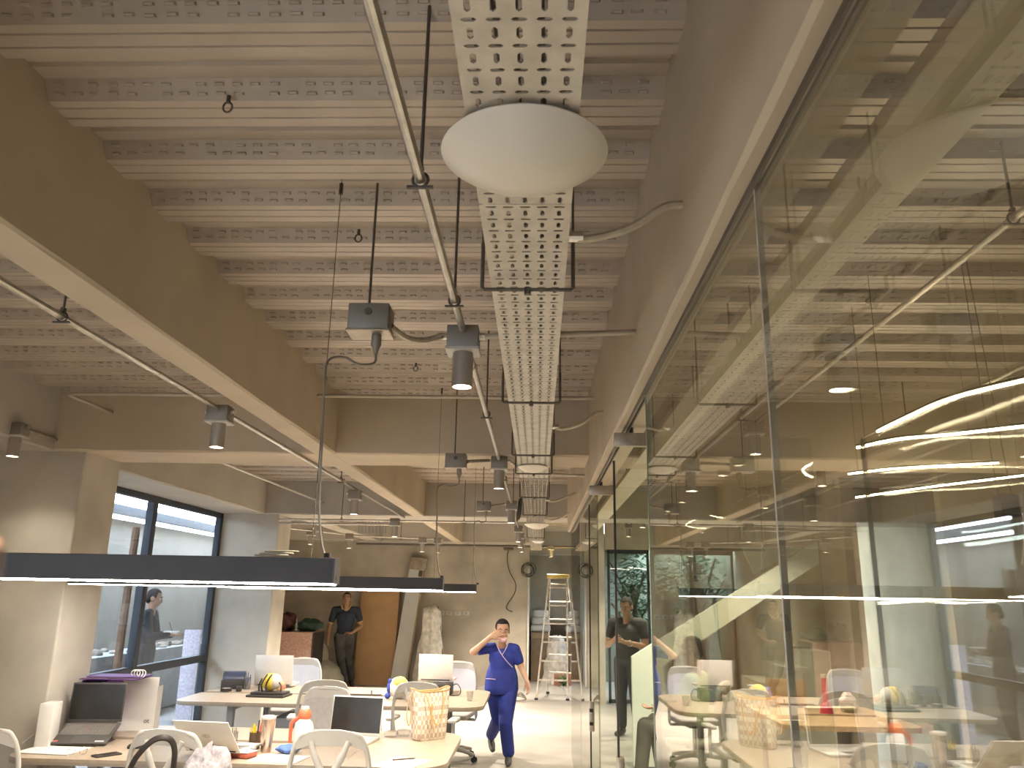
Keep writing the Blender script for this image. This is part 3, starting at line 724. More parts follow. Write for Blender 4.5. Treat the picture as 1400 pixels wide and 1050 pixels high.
# laptop with its white back to us, on a stand
sw = thing('laptop_riser', 'curved grey riser under the white backed laptop', 'stand', (-1.93, 5.24, ZD1))
G().tube(bez([(.10, .05, .01), (.16, .04, .03), (.17, 0, .03), (.12, -.01, .045), (.02, -.02, .046)], 6), .018, 8, sx=.5).build('arm', mat('grey_riser', (.35, .34, .33), .35, .4, var=.05), sw)
G().rbox((-.12, -.05, 0), (.13, .11, .012), .004).build('foot_plate', GREYM, sw)
lp3, lid3, M3 = laptop('white backed laptop on a riser facing away beside the left mesh chair', -1.96, 5.12, ZD1+.030, R(172), .36, .26, 134, mat('white_laptop_shell', (.80, .77, .70), .45, var=.03), KEYS)
G().tube([(.026*math.cos(R(a)), .0048, .135+.013*math.sin(R(a))) for a in range(0, 360, 20)], .0012, 5, closed=True, M=M3).build('logo_ring', CHROME, lid3)
def lettering(txt, size, m, parent, M, name='lettering'):
    c = bpy.data.curves.new(name, 'FONT'); c.body = txt; c.size = size; c.align_x = 'CENTER'; c.align_y = 'CENTER'; c.extrude = .0006
    t = bpy.data.objects.new('text_tmp', c); COL.objects.link(t)
    me = bpy.data.meshes.new_from_object(t.evaluated_get(bpy.context.evaluated_depsgraph_get()))
    bpy.data.objects.remove(t); bpy.data.curves.remove(c)
    me.materials.clear(); me.materials.append(m)
    o = bpy.data.objects.new(name, me); COL.objects.link(o); o.parent = parent
    o.matrix_local = M; return o
lettering('DELL', .012, CHROME, lid3, M3 @ Matrix.Translation((0, .0048, .135)) @ Matrix.Rotation(R(180), 4, 'Z') @ Matrix.Rotation(R(90), 4, 'X'))
laptop('silver laptop seen from behind on the left of the farther desk', -2.77, 8.72, ZD1+.015, R(182), .40, .30, 97, LAPS, KEYS)
laptop('pale laptop seen from behind on the right of the farther desk', -1.05, 8.62, ZD1+.11, R(176), .36, .25, 92, mat('rosy_laptop_shell', (.72, .64, .57), .4, .2, var=.03), KEYS)
dk = thing('docking_block', 'black docking block with cables under the right pale laptop', 'dock', (-1.02, 8.50, ZD1))
G().rbox((-.05, -.10, 0), (.16, .12, .105), .008).build('block', BLACK, dk)
G().tube(bez([(.16, 0, .08), (.21, -.02, .10), (.25, -.05, .05), (.24, -.10, .006), (.16, -.16, .006), (.05, -.17, .006)], 6), .005, 6).build('cable', CORD, dk)
# paper goods and boxes at the left end
bx = G().rbox((-.045, -.06, 0), (.04, .08, .26), .003).build('white_box', PAPER, None, loc=(-3.13, 5.34, ZD1), rz=R(10))
tag(bx, 'tall white carton behind the black laptop', 'box')
pf = thing('magazine_holder', 'purple cardboard magazine holder behind the black laptop', 'file holder', (-3.055, 5.80, ZD1), R(3))
PURP = mat('purple_card', (.16, .08, .30), .6, var=.06)
G().rbox((-.09, -.12, 0), (-.085, .12, .36), .001, seg=1).rbox((.085, -.12, 0), (.09, .12, .36), .001, seg=1).rbox((-.09, .115, 0), (.09, .12, .36), .001, seg=1).rbox((-.09, -.12, 0), (.09, -.115, .30), .001, seg=1).rbox((-.09, -.12, 0), (.09, .12, .005), .001, seg=1).build('sleeve', PURP, pf, smooth=False)
G().rbox((-.05, -.10, .006), (.0, .11, .33), .002, seg=1).build('file', mat('kraft_card', (.55, .42, .28), .7, var=.05), pf, smooth=False)
fo = thing('folder_stack', 'purple folder lying across the magazine holder and poster board', 'folder', (-2.955, 5.80, ZD1+.367), R(4))
G().rbox((-.21, -.12, 0), (.19, .12, .006), .002, seg=1).build('cover', PURP, fo, smooth=False)
G().rbox((-.19, -.10, .006), (.18, .11, .015), .002, seg=1).build('sheets', mat('cream_paper', (.72, .62, .46), .7, var=.05), fo, smooth=False)
G().rbox((-.17, -.11, .015), (.21, .10, .021), .002, seg=1).build('cover', PURP, fo, smooth=False)
rb = G()
for k in range(3): rb.tube([(.03*math.cos(R(a))+.02*k, .01*math.sin(R(a*2)), .014+.028*math.sin(R(a))) for a in range(0, 360, 24)], .0035, 5, closed=True)
tag(rb.build('ribbon_roll', PAPER, None, loc=(-2.80, 5.74, ZD1+.389)), 'white ribbon loops on the purple folder', 'ribbon')
pb = thing('poster_board', 'white display board with small print beside the black laptop', 'board', (-2.85, 5.95, ZD1), R(6))
G().rbox((-.15, -.006, 0), (.12, .006, .362), .002, seg=1, M=Matrix.Rotation(R(-1), 4, 'X')).build('panel', PAPER, pb, smooth=False)
G().box((.118, .0, 0), (.122, .10, .30)).build('side_flap', mat('grey_card', (.45, .44, .43), .7, var=.04), pb, smooth=False)
lettering('ot', .045, CORD, pb, Matrix.Translation((.07, -.0085, .07)) @ Matrix.Rotation(R(90), 4, 'X'))
tag(G().rbox((-.05, -.05, 0), (.05, .05, .06), .003).box((-.03, -.051, .005), (.03, -.05, .03)).build('small_carton', PAPER, None, loc=(-2.86, 6.13, ZD1), rz=R(5)), 'small white carton standing before the window beside the board', 'box')
def papers(label, x, y, w, h, rz, n=3):
    p = thing('paper_stack', label, 'paper', (x, y, ZD1), rz)
    for k in range(n):
        G().box((-w/2+random.uniform(-.006, .006), -h/2+random.uniform(-.006, .006), .002*k), (w/2, h/2, .002*k+.0015)).build('sheet', PAPER, p, smooth=False)
papers('white papers at the left end of the front desk', -2.99, 5.20, .34, .24, R(-4))
papers('white papers in the middle of the front desk beside the right mesh chair', -1.55, 5.12, .30, .22, R(-8))
papers('white papers at the right corner of the front desk', -.80, 5.08, .24, .30, R(-20), 2)
pn = G().cyl((-.07, 0, .006), (.06, 0, .006), .005, 8, r2=.004).cyl((.06, 0, .006), (.075, 0, .006), .004, 8, r2=.0008)
tag(pn.build('pen', mat('pen_dark', (.10, .07, .05), .4, var=.1), None, loc=(-.80, 5.16, ZD1+.005), rz=R(25)), 'dark pen on the papers near the tote bag', 'pen')
ph = thing('mobile_phone', 'dark phone lying near the front edge by the mouse', 'phone', (-2.60, 5.10, ZD1), R(-38))
G().rbox((-.038, -.078, 0), (.038, .078, .009), .004).build('body', BLACK, ph); G().rbox((-.034, -.073, .0085), (.034, .073, .0095), .0004, seg=1).build('screen', SCREEN, ph)
ms = thing('computer_mouse', 'black computer mouse beside the phone', 'mouse', (-2.54, 5.35, ZD1), R(-60))
G().ell((0, 0, .008), (.032, .058, .028), 16, 10, M=Matrix.Identity(4)).build('shell', BLACK, ms); G().rbox((-.006, .015, .030), (.006, .035, .037), .002).build('wheel', GREYM, ms)
gl = thing('eyeglasses', 'folded thin framed eyeglasses at the desk edge beside the phone', 'glasses', (-2.78, 5.09, ZD1), R(20))
for s in (-1, 1):
    G().tube([(s*.033+.022*math.cos(R(a)), 0, .024+.02*math.sin(R(a))) for a in range(0, 360, 24)], .0013, 5, closed=True).build('rim', CHROME, gl)
    G().tube([(s*.056, 0, .03), (s*.05, .05, .025), (s*.02, .09, .008)], .0013, 5).build('temple', CHROME, gl)
tag(G().tube([(-.03, .03, .0), (.03, .03, .05), (.03, -.04, .05), (-.03, -.04, 0)], .004, 6).build('cable_clip', PAPER, None, loc=(-3.28, 5.43, ZD1+.004)), 'small white clip behind the left papers', 'clip')
ht = thing('tumbler', 'tall steel tumbler with a clear lid on the front desk', 'tumbler', (-1.70, 5.32, ZD1))
G().lathe([(.001, 0), (.030, 0), (.032, .01), (.043, .19), (.044, .195), (.040, .197), (.001, .197)], 24).build('cup', mat('rose_steel', (.55, .43, .35), .25, .9, var=.05), ht)
G().lathe([(.001, .196), (.046, .196), (.046, .208), (.038, .214), (.001, .214)], 24).build('lid', WPLAS, ht)
hp = thing('pen_cup', 'brown glass pen cup with yellow pens beside the steel tumbler', 'pen holder', (-1.81, 5.42, ZD1))
G().lathe([(.001, 0), (.036, 0), (.036, .10), (.033, .10), (.033, .006), (.001, .006)], 20).build('cup', mat('brown_glass', (.09, .05, .025), .15, var=.1), hp)
for k, (m_, dx, h) in enumerate((('y', -.015, .14), ('y', -.005, .15), ('b', .012, .17), ('y', .004, .135), ('r', .024, .155), ('y', -.02, .13))):
    c_ = {'y': (.75, .55, .04), 'b': (.03, .03, .04), 'r': (.65, .06, .05)}[m_]
    G().cyl((dx*.6, .006*(-1)**k, .01), (dx*1.3, .012*(-1)**k, h), .005, 7).build('pen', mat('pen_'+m_, c_, .4, var=.05), hp)
bg = thing('brush_glass', 'clear glass with thin brushes beside the brown pen cup', 'glass', (-1.93, 5.36, ZD1))
G().lathe([(.001, 0), (.028, 0), (.030, .11), (.027, .11), (.026, .005), (.001, .005)], 20).build('glass', CLEAR, bg)
for dx in (-.012, .004, .014): G().cyl((dx*.5, 0, .006), (dx, .01, .13), .0025, 6).build('brush', ROD, bg)
wl = thing('wallet', 'red leather wallet with a white flap on the front desk', 'wallet', (-1.80, 5.16, ZD1), R(-20))
G().rbox((-.085, -.05, 0), (.085, .05, .030), .012).build('body', mat('red_leather', (.45, .11, .07), .4, var=.08), wl); G().rbox((-.08, -.045, .030), (.08, .055, .036), .003).build('flap', PAPER, wl)
bt = thing('drink_jug', 'white sports jug with an orange lid and handle on the front desk', 'bottle', (-1.52, 5.50, ZD1))
ORG = mat('orange_plastic', (.80, .16, .07), .4, var=.05)
G().lathe([(.001, 0), (.055, 0), (.062, .02), (.062, .12), (.055, .15), (.032, .175), (.030, .19), (.001, .19)], 24).build('body', mat('jug_white', (.74, .72, .68), .35, var=.10, scale=14), bt)
G().lathe([(.001, .175), (.035, .175), (.042, .19), (.038, .222), (.028, .235), (.001, .235)], 20).build('lid', ORG, bt)
G().lathe([(.001, .235), (.027, .235), (.024, .25), (.001, .252)], 16).build('spout_cap', WPLAS, bt)
G().tube(bez([(-.03, 0, .185), (-.075, 0, .155), (-.085, 0, .12), (-.085, 0, .03)], 6), .012, 8).build('handle', ORG, bt)
def cloth(name, label, cat, loc, r, m, seed, n=22, rz=0.):
    rs = random.Random(seed); g = G()
    ph = [rs.uniform(0, 6) for _ in range(6)]
    vs = []; fs = []
    for j in range(n//2+1):
        a = PI*j/(n//2)
        for i in range(n):
            b = 2*PI*i/n
            k = 1+.16*math.sin(3*b+ph[0]+a*2)+.10*math.sin(5*b+ph[1]-a*3)+.07*math.sin(9*b+ph[2]+4*a)+.06*math.sin(7*a+ph[3])
            vs.append((r[0]*k*math.sin(a)*math.cos(b), r[1]*k*math.sin(a)*math.sin(b), max(0, r[2]+r[2]*k*math.cos(a))))
    for j in range(n//2):
        for i in range(n): fs.append((j*n+i, (j+1)*n+i, (j+1)*n+(i+1) % n, j*n+(i+1) % n))
    o = g.add(vs, fs).build(name, m, None, loc=loc, rz=rz, ang=70); return tag(o, label, cat)
cloth('blue_cloth', 'crumpled blue cloth beside the orange lidded jug', 'cloth', (-1.55, 5.30, ZD1), (.07, .05, .025), mat('blue_fabric', (.10, .19, .50), .8, var=.1), 3)
# bag hanging on the near chair: strap arcs and crinkled bags
bk = thing('backpack', 'black backpack strap arching over the left mesh chair back', 'backpack', (-1.97, 4.42, .655))
G().tube(bez([(-.16, -.02, .10), (-.10, -.05, .22), (-.02, -.05, .305), (.05, -.03, .31), (.075, 0, .25), (.07, .02, .14)], 8), .011, 8, sx=1.6).build('strap', BLACK, bk)
G().rbox((-.15, -.09, -.28), (.12, .03, .11), .04, seg=3).build('pouch', mat('black_nylon', (.04, .035, .04), .6, var=.2, bump=.3, bscale=40), bk)
cloth('plastic_bag', 'crinkled lilac and white plastic bag hanging at the left mesh chair', 'bag', (-1.72, 4.48, .65), (.12, .07, .13), mat('crinkled_film', (.70, .66, .70), .2, var=.25, scale=25, bump=1., bscale=30), 8)
# checked tote
tb = thing('tote_bag', 'cream and brown checked tote bag with tan handles standing on the front desk', 'handbag', (-.755, 5.93, ZD1), R(40))
tb.scale = (.82, .9, 1.0)
CK = checker_mat(); TAN = mat('tan_leather', (.66, .38, .15), .45, var=.06)
prof = [(0, .135, .062), (.02, .15, .070), (.12, .155, .072), (.22, .168, .066), (.30, .180, .055), (.325, .184, .050)]
vs = []; n = 28; fs = []
for z, a, b in prof:
    for k in range(n):
        t = 2*PI*k/n; c, s = math.cos(t), math.sin(t); e = .45
        vs.append((a*math.copysign(abs(c)**e, c), b*math.copysign(abs(s)**e, s)*(1+.10*math.sin(3*t+z*14)*(z > .02)), z+(.012*math.cos(2*t) if z > .28 else 0)))
for j in range(len(prof)-1):
    for k in range(n): fs.append((j*n+k, j*n+(k+1) % n, (j+1)*n+(k+1) % n, (j+1)*n+k))
fs.append(tuple(reversed(range(n))))
G().add(vs, fs).build('body', CK, tb, ang=60)
G().tube([Vector(v)+Vector((0, 0, .001)) for v in vs[-n:]], .005, 6, closed=True).build('rim_trim', TAN, tb)
G().add([(v[0]*.96, v[1]*.94, v[2]-.02) for v in vs[-n:]], [tuple(range(n))]).build('lining', mat('lining_beige', (.55, .45, .33), .8, var=.1), tb)
for s in (-1, 1):
    G().tube(bez([(-.09, s*.062, .31), (-.085, s*.085, .27), (-.05, s*.11, .16), (.0, s*.115, .10), (.05, s*.11, .16), (.085, s*.085, .27), (.09, s*.062, .31)], 6), .0055, 6).build('handle', TAN, tb)
G().tube(bez([(-.182, 0, .31), (-.215, 0, .26), (-.225, .0, .16), (-.20, 0, .10), (-.185, 0, .15), (-.182, .0, .28)], 6), .005, 6).build('side_strap', TAN, tb)
G().tube(bez([(-.03, -.075, .24), (-.035, -.085, .15), (-.01, -.082, .07)], 6), .006, 6).build('lace', TAN, tb)
# clear plastic packs beside the tote
for k, (x, y, a) in enumerate(((-1.03, 5.98, 10), (-.95, 6.04, -20))):
    o = G().lathe([(.001, 0), (.045, 0), (.052, .02), (.048, .035), (.030, .04), (.001, .038)], 9).build('blister_pack', CLEAR, None, loc=(x, y, ZD1), rz=R(a), smooth=False)
    tag(o, ('clear plastic blister pack touching the silver laptop', 'clear plastic blister pack next to the tote bag')[k], 'packaging', 'clear packs beside the tote')
# farther desk
hm = thing('earmuffs', 'yellow and white ear defenders with black band on a black case', 'ear defenders', (-2.58, 8.04, ZD1+.045), R(-10))
hm.scale = (.86, .86, .86)
YEL = mat('safety_yellow', (.80, .58, .06), .4, var=.05)
G().ell((0, 0, .095), (.10, .095, .095), 22, 12).build('shell', YEL, hm)
G().ell((.055, .0, .10), (.068, .080, .085), 20, 12).build('white_panel', WPLAS, hm)
for x in (-.04, .015): G().tube(bez([(x, -.10, .0), (x-.01, -.115, .07), (x+.01, -.10, .14), (x+.015, -.05, .175)], 6), .014, 8, sx=.6).build('band', BLACK, hm)
G().tube(bez([(-.10, -.02, .13), (-.13, -.02, .06), (-.12, -.03, .0)], 6), .009, 8).build('hook_band', BLACK, hm)
G().tube(bez([(.10, -.02, .11), (.15, -.04, .06), (.16, -.06, .0)], 6), .008, 8).build('hook_band', BLACK, hm)
cs_ = thing('flat_case', 'flat black case under the yellow ear defenders', 'case', (-2.56, 8.02, ZD1), R(-4))
G().rbox((-.20, -.13, 0), (.17, .12, .022), .006).build('lower_shell', BLACK, cs_); G().rbox((-.17, -.10, .022), (.15, .10, .044), .006).build('upper_shell', BLACK, cs_)
pr = thing('label_printer', 'dark round topped machine at the left end of the farther desk', 'printer', (-3.15, 8.62, ZD1), R(15))
vs = [(x, .11*math.cos(R(a))*1.0, .02+.125*math.sin(R(a))) for x in (-.11, .11) for a in range(0, 181, 15)]
n = 13
G().rbox((-.12, -.13, 0), (.12, .13, .09), .012).build('body', BLACK, pr)
G().add(vs, [(i, i+1, n+i+1, n+i) for i in range(n-1)]+[tuple(range(n)), tuple(n+i for i in reversed(range(n)))], Matrix.Translation((0, .0, .02))).build('hood', mat('navy_plastic', (.05, .06, .10), .3, var=.08), pr)
tr_ = thing('tape_roll', 'black tape roll with white core in front of the round machine', 'tape', (-3.12, 8.33, ZD1))
G().lathe([(.035, 0), (.055, 0), (.055, .028), (.035, .028), (.035, 0)], 24).build('tape', BLACK, tr_); G().lathe([(.030, .001), (.035, .001), (.035, .031), (.030, .031), (.030, .001)], 24).build('core', WPLAS, tr_)
tag(G().rbox((-.025, -.02, 0), (.025, .02, .05), .004).box((-.02, -.0205, .012), (.02, -.02, .035)).build('tape_dispenser', BLACK, None, loc=(-2.99, 8.33, ZD1)), 'small black block beside the tape roll', 'block')
p2 = thing('pen_cup', 'clear pen cup full of pens between round machine and laptop', 'pen holder', (-2.98, 8.52, ZD1))
G().lathe([(.001, 0), (.035, 0), (.04, .09), (.037, .09), (.033, .005), (.001, .005)], 18).build('cup', CLEAR, p2)
for k in range(7):
    a = k*.9; G().cyl((.012*math.cos(a), .012*math.sin(a), .008), (.034*math.cos(a), .034*math.sin(a), .12+.02*(k % 3)), .0045, 6).build('pen', (CORD, ROD, mat('pen_blue', (.05, .08, .3), .4, var=.1), CORDG)[k % 4], p2)
cloth('toy_bundle', 'small bundle of coloured toys before the left silver laptop', 'toy', (-2.60, 8.40, ZD1), (.05, .04, .05), mat('toy_mix', (.5, .12, .12), .6, var=.1, scale=30, col2=(.6, .55, .15)), 12)
pl = thing('plush_toy', 'blue, yellow and white plush ball toy at the edge of the farther desk', 'toy', (-1.33, 8.05, ZD1))
PBL = mat('plush_blue', (.06, .10, .42), .9, var=.1); PYE = mat('plush_yellow', (.75, .60, .15), .9, var=.1)
G().ell((.0, 0, .10), (.10, .09, .10), 20, 12).build('body', mat('plush_white', (.75, .73, .68), .9, var=.05, bump=.4, bscale=120), pl)
G().ell((.01, -.03, .15), (.07, .065, .055), 16, 10).build('cap', PYE, pl)
G().ell((-.09, -.03, .10), (.025, .03, .05), 12, 8).build('ear', PBL, pl); G().ell((-.10, -.04, .03), (.03, .03, .028), 12, 8).build('foot', PBL, pl); G().ell((-.085, -.03, .16), (.02, .02, .025), 12, 8).build('ear', PBL, pl)
kc = thing('drinking_cup', 'steel cup with a grey lid behind the plush toy', 'cup', (-1.40, 8.55, ZD1))
G().lathe([(.001, 0), (.035, 0), (.04, .13), (.001, .13)], 18).build('cup', CHROME, kc); G().lathe([(.001, .13), (.042, .13), (.042, .145), (.001, .148)], 18).build('lid', GREYM, kc)
wc = G().lathe([(.001, 0), (.026, 0), (.034, .085), (.032, .085), (.025, .004), (.001, .004)], 20).build('plastic_cup', CLEAR, None, loc=(-.64, 8.02, ZD1)); tag(wc, 'clear plastic cup at the right end of the farther desk', 'cup')
et = thing('pen_tray', 'black pen tray lying on the farther desk behind the dark laptop screen', 'tray', (-1.72, 8.28, ZD1), R(2))
G().rbox((-.20, -.03, 0), (.18, .03, .010), .003).build('tray', ROD, et); G().cyl((.08, 0, .01), (.08, 0, .045), .006, 8).build('post', ROD, et)

# ------------------------------------------------------------------ back of the room
WOODB = mat('mdf_brown', (.50, .31, .15), .6, var=.06, scale=4)
mp = thing('mdf_sheet', 'brown fibreboard sheet leaning on the back wall behind the man', 'board', (-3.15, 16.05, 0))
G().box((-.40, -.01, 0), (.37, .012, 1.86), Matrix.Rotation(R(-8), 4, 'X')).build('sheet', WOODB, mp, smooth=False)
G().box((.37, -.012, 0), (.40, .03, 1.86), Matrix.Rotation(R(-8), 4, 'X')).build('edge', mat('mdf_shaded_edge', (.14, .09, .06), .7, var=.1), mp, smooth=False)  # side face of the sheet coloured dark for its shadow
bd = thing('wrapped_panel', 'tall pale panel leaning on the back wall with cloth over its top', 'panel', (-2.66, 15.95, 0))
Ml = Matrix.Rotation(R(6.0), 4, 'Y') @ Matrix.Rotation(R(-7), 4, 'X')
G().rbox((-.16, -.02, 0), (.13, .02, 2.30), .004, Ml, seg=1).build('panel', mat('pale_board', (.56, .56, .54), .6, var=.05, scale=3), bd, smooth=False)
G().rbox((.135, -.03, 0), (.16, .02, 2.20), .003, Ml, seg=1).build('wood_strip', mat('pine_strip', (.42, .30, .17), .6, var=.1), bd, smooth=False)
G().rbox((-.175, -.035, 2.20), (.18, .035, 2.46), .03, Ml).build('cloth_wrap', mat('beige_wrap', (.40, .34, .27), .85, var=.15, scale=12, bump=.8, bscale=25), bd)
G().rbox((.04, -.03, 2.08), (.12, -.02, 2.20), .004, Ml).build('dark_label', ROD, bd)
def drape(name, label, cat, loc, h, r0, r1, m, seed, rz=0., lean=0.):
    rs = random.Random(seed); ph = [rs.uniform(0, 6) for _ in range(5)]; n = 40; k_ = 24; vs = []; fs = []
    for j in range(k_+1):
        t = j/k_; z = h*t
        for i in range(n):
            b = 2*PI*i/n
            r = r0+(r1-r0)*t**.8
            w = 1+.13*math.sin(7*b+ph[0]+2.5*t)+.08*math.sin(13*b+ph[1]-3*t)+.06*math.sin(4*b+9*t+ph[2])+.05*math.sin(17*t+ph[3])
            if j == k_: w *= .5
            vs.append((r*w*math.cos(b)+lean*t, .62*r*w*math.sin(b), z+.03*math.sin(3*b+ph[4])*t))
    for j in range(k_):
        for i in range(n): fs.append((j*n+i, j*n+(i+1) % n, (j+1)*n+(i+1) % n, (j+1)*n+i))
    fs.append(tuple(k_*n+i for i in range(n)))
    o = G().add(vs, fs).build(name, m, None, loc=loc, rz=rz, ang=70); return tag(o, label, cat)
FILM = mat('cloudy_film', (.80, .77, .69), .25, var=.15, scale=14, bump=.9, bscale=24)
drape('film_wrapped_bundle', 'tall bundle wrapped in cloudy plastic film against the back wall', 'bundle', (-2.06, 15.95, 0), 1.48, .30, .15, FILM, 5, lean=.0)
tag(G().cyl((-1.95, 15.98, 1.48), (-1.72, 15.80, .0), .014, 8).build('wooden_pole', mat('pole_dark', (.20, .15, .11), .6, var=.1)), 'thin dark pole leaning beside the film wrapped bundle', 'pole')
for k, x in enumerate((-1.93, -1.77, -1.60, -1.43)):
    s_ = thing('wall_socket', ('first white wall socket, partly behind the wrapped bundle', 'second white wall socket from the wrapped bundle', 'third white wall socket from the wrapped bundle', 'fourth white wall socket, nearest the woman')[k], 'socket', (x, 16.4, 1.355), group='white sockets on the back wall')
    G().rbox((-.060, -.014, -.04), (.060, 0, .04), .006).build('plate', WPLAS, s_)
    G().rbox((-.024, -.017, -.022), (.024, -.013, .022), .004).build('outlet', mat('socket_grey', (.42, .40, .37), .5, var=.05), s_)
tag(G().tube(bez([(-.60, 16.36, 2.62), (-.63, 16.37, 2.45), (-.58, 16.37, 2.2), (-.45, 16.37, 1.95), (-.47, 16.37, 1.75), (-.62, 16.37, 1.52), (-.60, 16.36, 1.44), (-.50, 16.36, 1.40)], 8), .008, 6).build('hanging_cable', CORD), 'thin black cable hanging down the bare back wall', 'cable')
rb = thing('ceiling_box', 'small dark box at the top of the hanging wall cable', 'junction box', (-.60, 16.30, 2.60))
G().rbox((-.10, -.05, 0), (.10, .05, .06), .006).build('box', ROD, rb); G().cyl((0, 0, .06), (0, .0, .5), .006, 6).build('rod', ROD, rb)
g = G()
for k in range(5): g.tube([(-.20+.02*math.sin(k*2)+(.10+.010*k)*math.cos(R(a)), 16.33-.012*k, 2.22+.02*math.cos(k*3)+(.10+.008*k)*math.sin(R(a))) for a in range(0, 360, 18)], .006, 6, closed=True)
tag(g.build('cable_loop', CORD), 'coil of black cable on top of the vertical pipe', 'cable')
g = G()
for k in range(3): g.tube(bez([(-.55, 14.0, .012), (-.42, 13.9+.1*k, .08), (-.28, 13.95, .16-.03*k), (-.18, 14.05, .05), (-.3, 14.15, .012), (-.5, 14.1+.05*k, .012)], 6), .012, 6)
tag(g.build('floor_cable', CORDG), 'loops of grey cable lying on the floor before the ladder', 'cable')
# step ladder
AL = mat('splashed_aluminium', (.46, .41, .35), .5, .3, var=.2, scale=14, col2=(.70, .66, .58))
ld = thing('step_ladder', 'paint splashed aluminium step ladder with a yellow top', 'ladder', (.32, 14.7, 0))
HT = 2.04
fl = [((-.31, -.32, 0), (-.10, -.05, HT)), ((.22, -.32, 0), (.17, -.05, HT))]
fl = [((-.33, -.32, 0), (-.12, -.05, HT)), ((.205, -.32, 0), (.205, -.05, HT))]
bk_ = [((-.12, .62, 0), (-.10, .08, HT)), ((.49, .45, 0), (.22, .08, HT))]
for a, b in fl: G().tube([a, b], .026, 6, sx=.6).build('front_rail', AL, ld, smooth=False)
for a, b in bk_: G().tube([a, b], .020, 6, sx=.6).build('rear_rail', AL, ld, smooth=False)
L_ = lambda ab, t: Vector(ab[0]).lerp(Vector(ab[1]), t)
for i in range(6):
    t = (i+.9)/6.6+.02
    p, q = L_(fl[0], t), L_(fl[1], t)
    G().box((p.x, p.y-.035, p.z-.012), (q.x, p.y+.045, p.z+.012)).build('step', AL, ld, smooth=False)
    p, q = L_(bk_[0], t+.03), L_(bk_[1], t+.03)
    G().cyl(p, q, .013, 6).build('rear_brace', AL, ld)
p, q = L_(fl[0], .10), L_(fl[1], .10)
for e in (fl[0], fl[1]):
    s_ = 1 if e is fl[0] else -1
    G().cyl(L_(e, .03), L_(e, .115)+Vector((s_*.10, 0, 0)), .010, 6).build('knee_brace', AL, ld)
G().rbox((-.16, -.12, HT-.01), (.25, .13, HT+.06), .015).build('top_cap', mat('ladder_yellow', (.62, .48, .14), .5, var=.2, scale=10), ld)
for p in (fl[0][0], fl[1][0], bk_[0][0], bk_[1][0]): G().rbox((p[0]-.03, p[1]-.03, 0), (p[0]+.03, p[1]+.03, .035), .006).build('foot', CASTER, ld)
# clutter in the alcove behind the ladder
KR = mat('cardboard', (.40, .28, .16), .7, var=.08)
def crate(x, y, w, h, label):
    c = thing('cardboard_box', label, 'box', (x, y, 0))
    G().rbox((-w/2, -.25, 0), (w/2, .25, h), .006).build('carton', mat('carton_dark', (.24, .17, .11), .7, var=.1), c); G().box((-w/2-.004, -.255, h-.12), (w/2+.004, -.245, h-.02)).build('tape_band', KR, c, smooth=False)
crate(.07, 17.6, .40, .98, 'tall carton left of the ladder under white foam'); crate(.80, 17.55, .40, .96, 'tall carton right of the ladder under white foam')
for x, y, z0, w, lb in ((.07, 17.6, .985, .42, 'left'), (.80, 17.55, .965, .42, 'right')):
    for k in range(3):
        o = G().rbox((-w/2+.02*k, -.22, 0), (w/2-.015*k, .2, .145), .05, seg=3).build('foam_block', mat('white_foam', (.72, .68, .62), .8, var=.06, scale=6), None, loc=(x, y, z0+.147*k)); tag(o, '%s white foam block on the %s alcove carton' % (('lowest', 'middle', 'topmost')[k], lb), 'foam', 'white foam blocks on the cartons')
drape('rubble_sack', 'large white sack on the floor behind the ladder, near the pipe', 'sack', (.40, 17.1, 0), .92, .30, .14, mat('woven_sack', (.62, .58, .52), .8, var=.2, scale=8, bump=.5, bscale=40), 4)
drape('rubble_sack', 'small white sack on the floor behind the ladder steps', 'sack', (.80, 16.95, .0), .62, .14, .09, MATS['woven_sack'], 9)
pb_ = thing('brick_stack', 'low stack of red brown bricks behind the ladder', 'bricks', (.62, 16.75, 0))
for j in range(3):
    for i in range(3): G().rbox((-.28+i*.19, -.06, .072*j), (-.28+i*.19+.18, .06, .072*j+.068), .004, seg=1).build('brick', mat('red_brick', (.34, .16, .11), .85, var=.15), pb_, smooth=False)
gp = G()
for k in range(40):
    a = random.uniform(0, 6.28); r = random.uniform(.02, .13); c = Vector((r*math.cos(a), r*math.sin(a), random.uniform(.02, .2)))
    d = Vector((math.cos(a), math.sin(a), .6))*.05; e = Vector((-math.sin(a), math.cos(a), 0))*.02
    gp.add([c-d, c+e, c+d, c-e], [(0, 1, 2, 3)])
wd = gp.build('weed_clump', GREEN, None, loc=(.52, 16.55, 0)); tag(wd, 'small green plant by the white sack', 'plant')
# reception counter with bags, bean bag
rc = thing('counter', 'reddish speckled counter block at the back left with bags on it', 'counter', (-4.35, 14.7, 0))
TER = mat('red_terrazzo', (.36, .20, .16), .6, var=.0, scale=45, col2=(.50, .34, .28))
G().rbox((-.5, -.35, 0), (.40, .35, 1.03), .01).build('body', TER, rc); G().box((.40, -.33, 0), (.43, .35, 1.02)).build('end_panel', BLACK, rc, smooth=False)
cloth('duffel_bag', 'dark red duffel bag on the speckled counter', 'bag', (-4.50, 14.65, 1.035), (.17, .15, .15), mat('maroon_cloth', (.10, .035, .03), .8, var=.3, scale=12), 21)
cloth('jacket_heap', 'dark green jacket heap on the speckled counter', 'jacket', (-4.10, 14.65, 1.035), (.24, .18, .10), mat('bottle_green_cloth', (.03, .07, .05), .8, var=.3, scale=10), 22)
tag(G().lathe([(.001, 0), (.03, 0), (.03, .14), (.012, .18), (.012, .22), (.001, .22)], 14).build('water_bottle', CLEAR, None, loc=(-4.27, 14.45, 1.035)), 'small clear bottle between the bags on the counter', 'bottle')
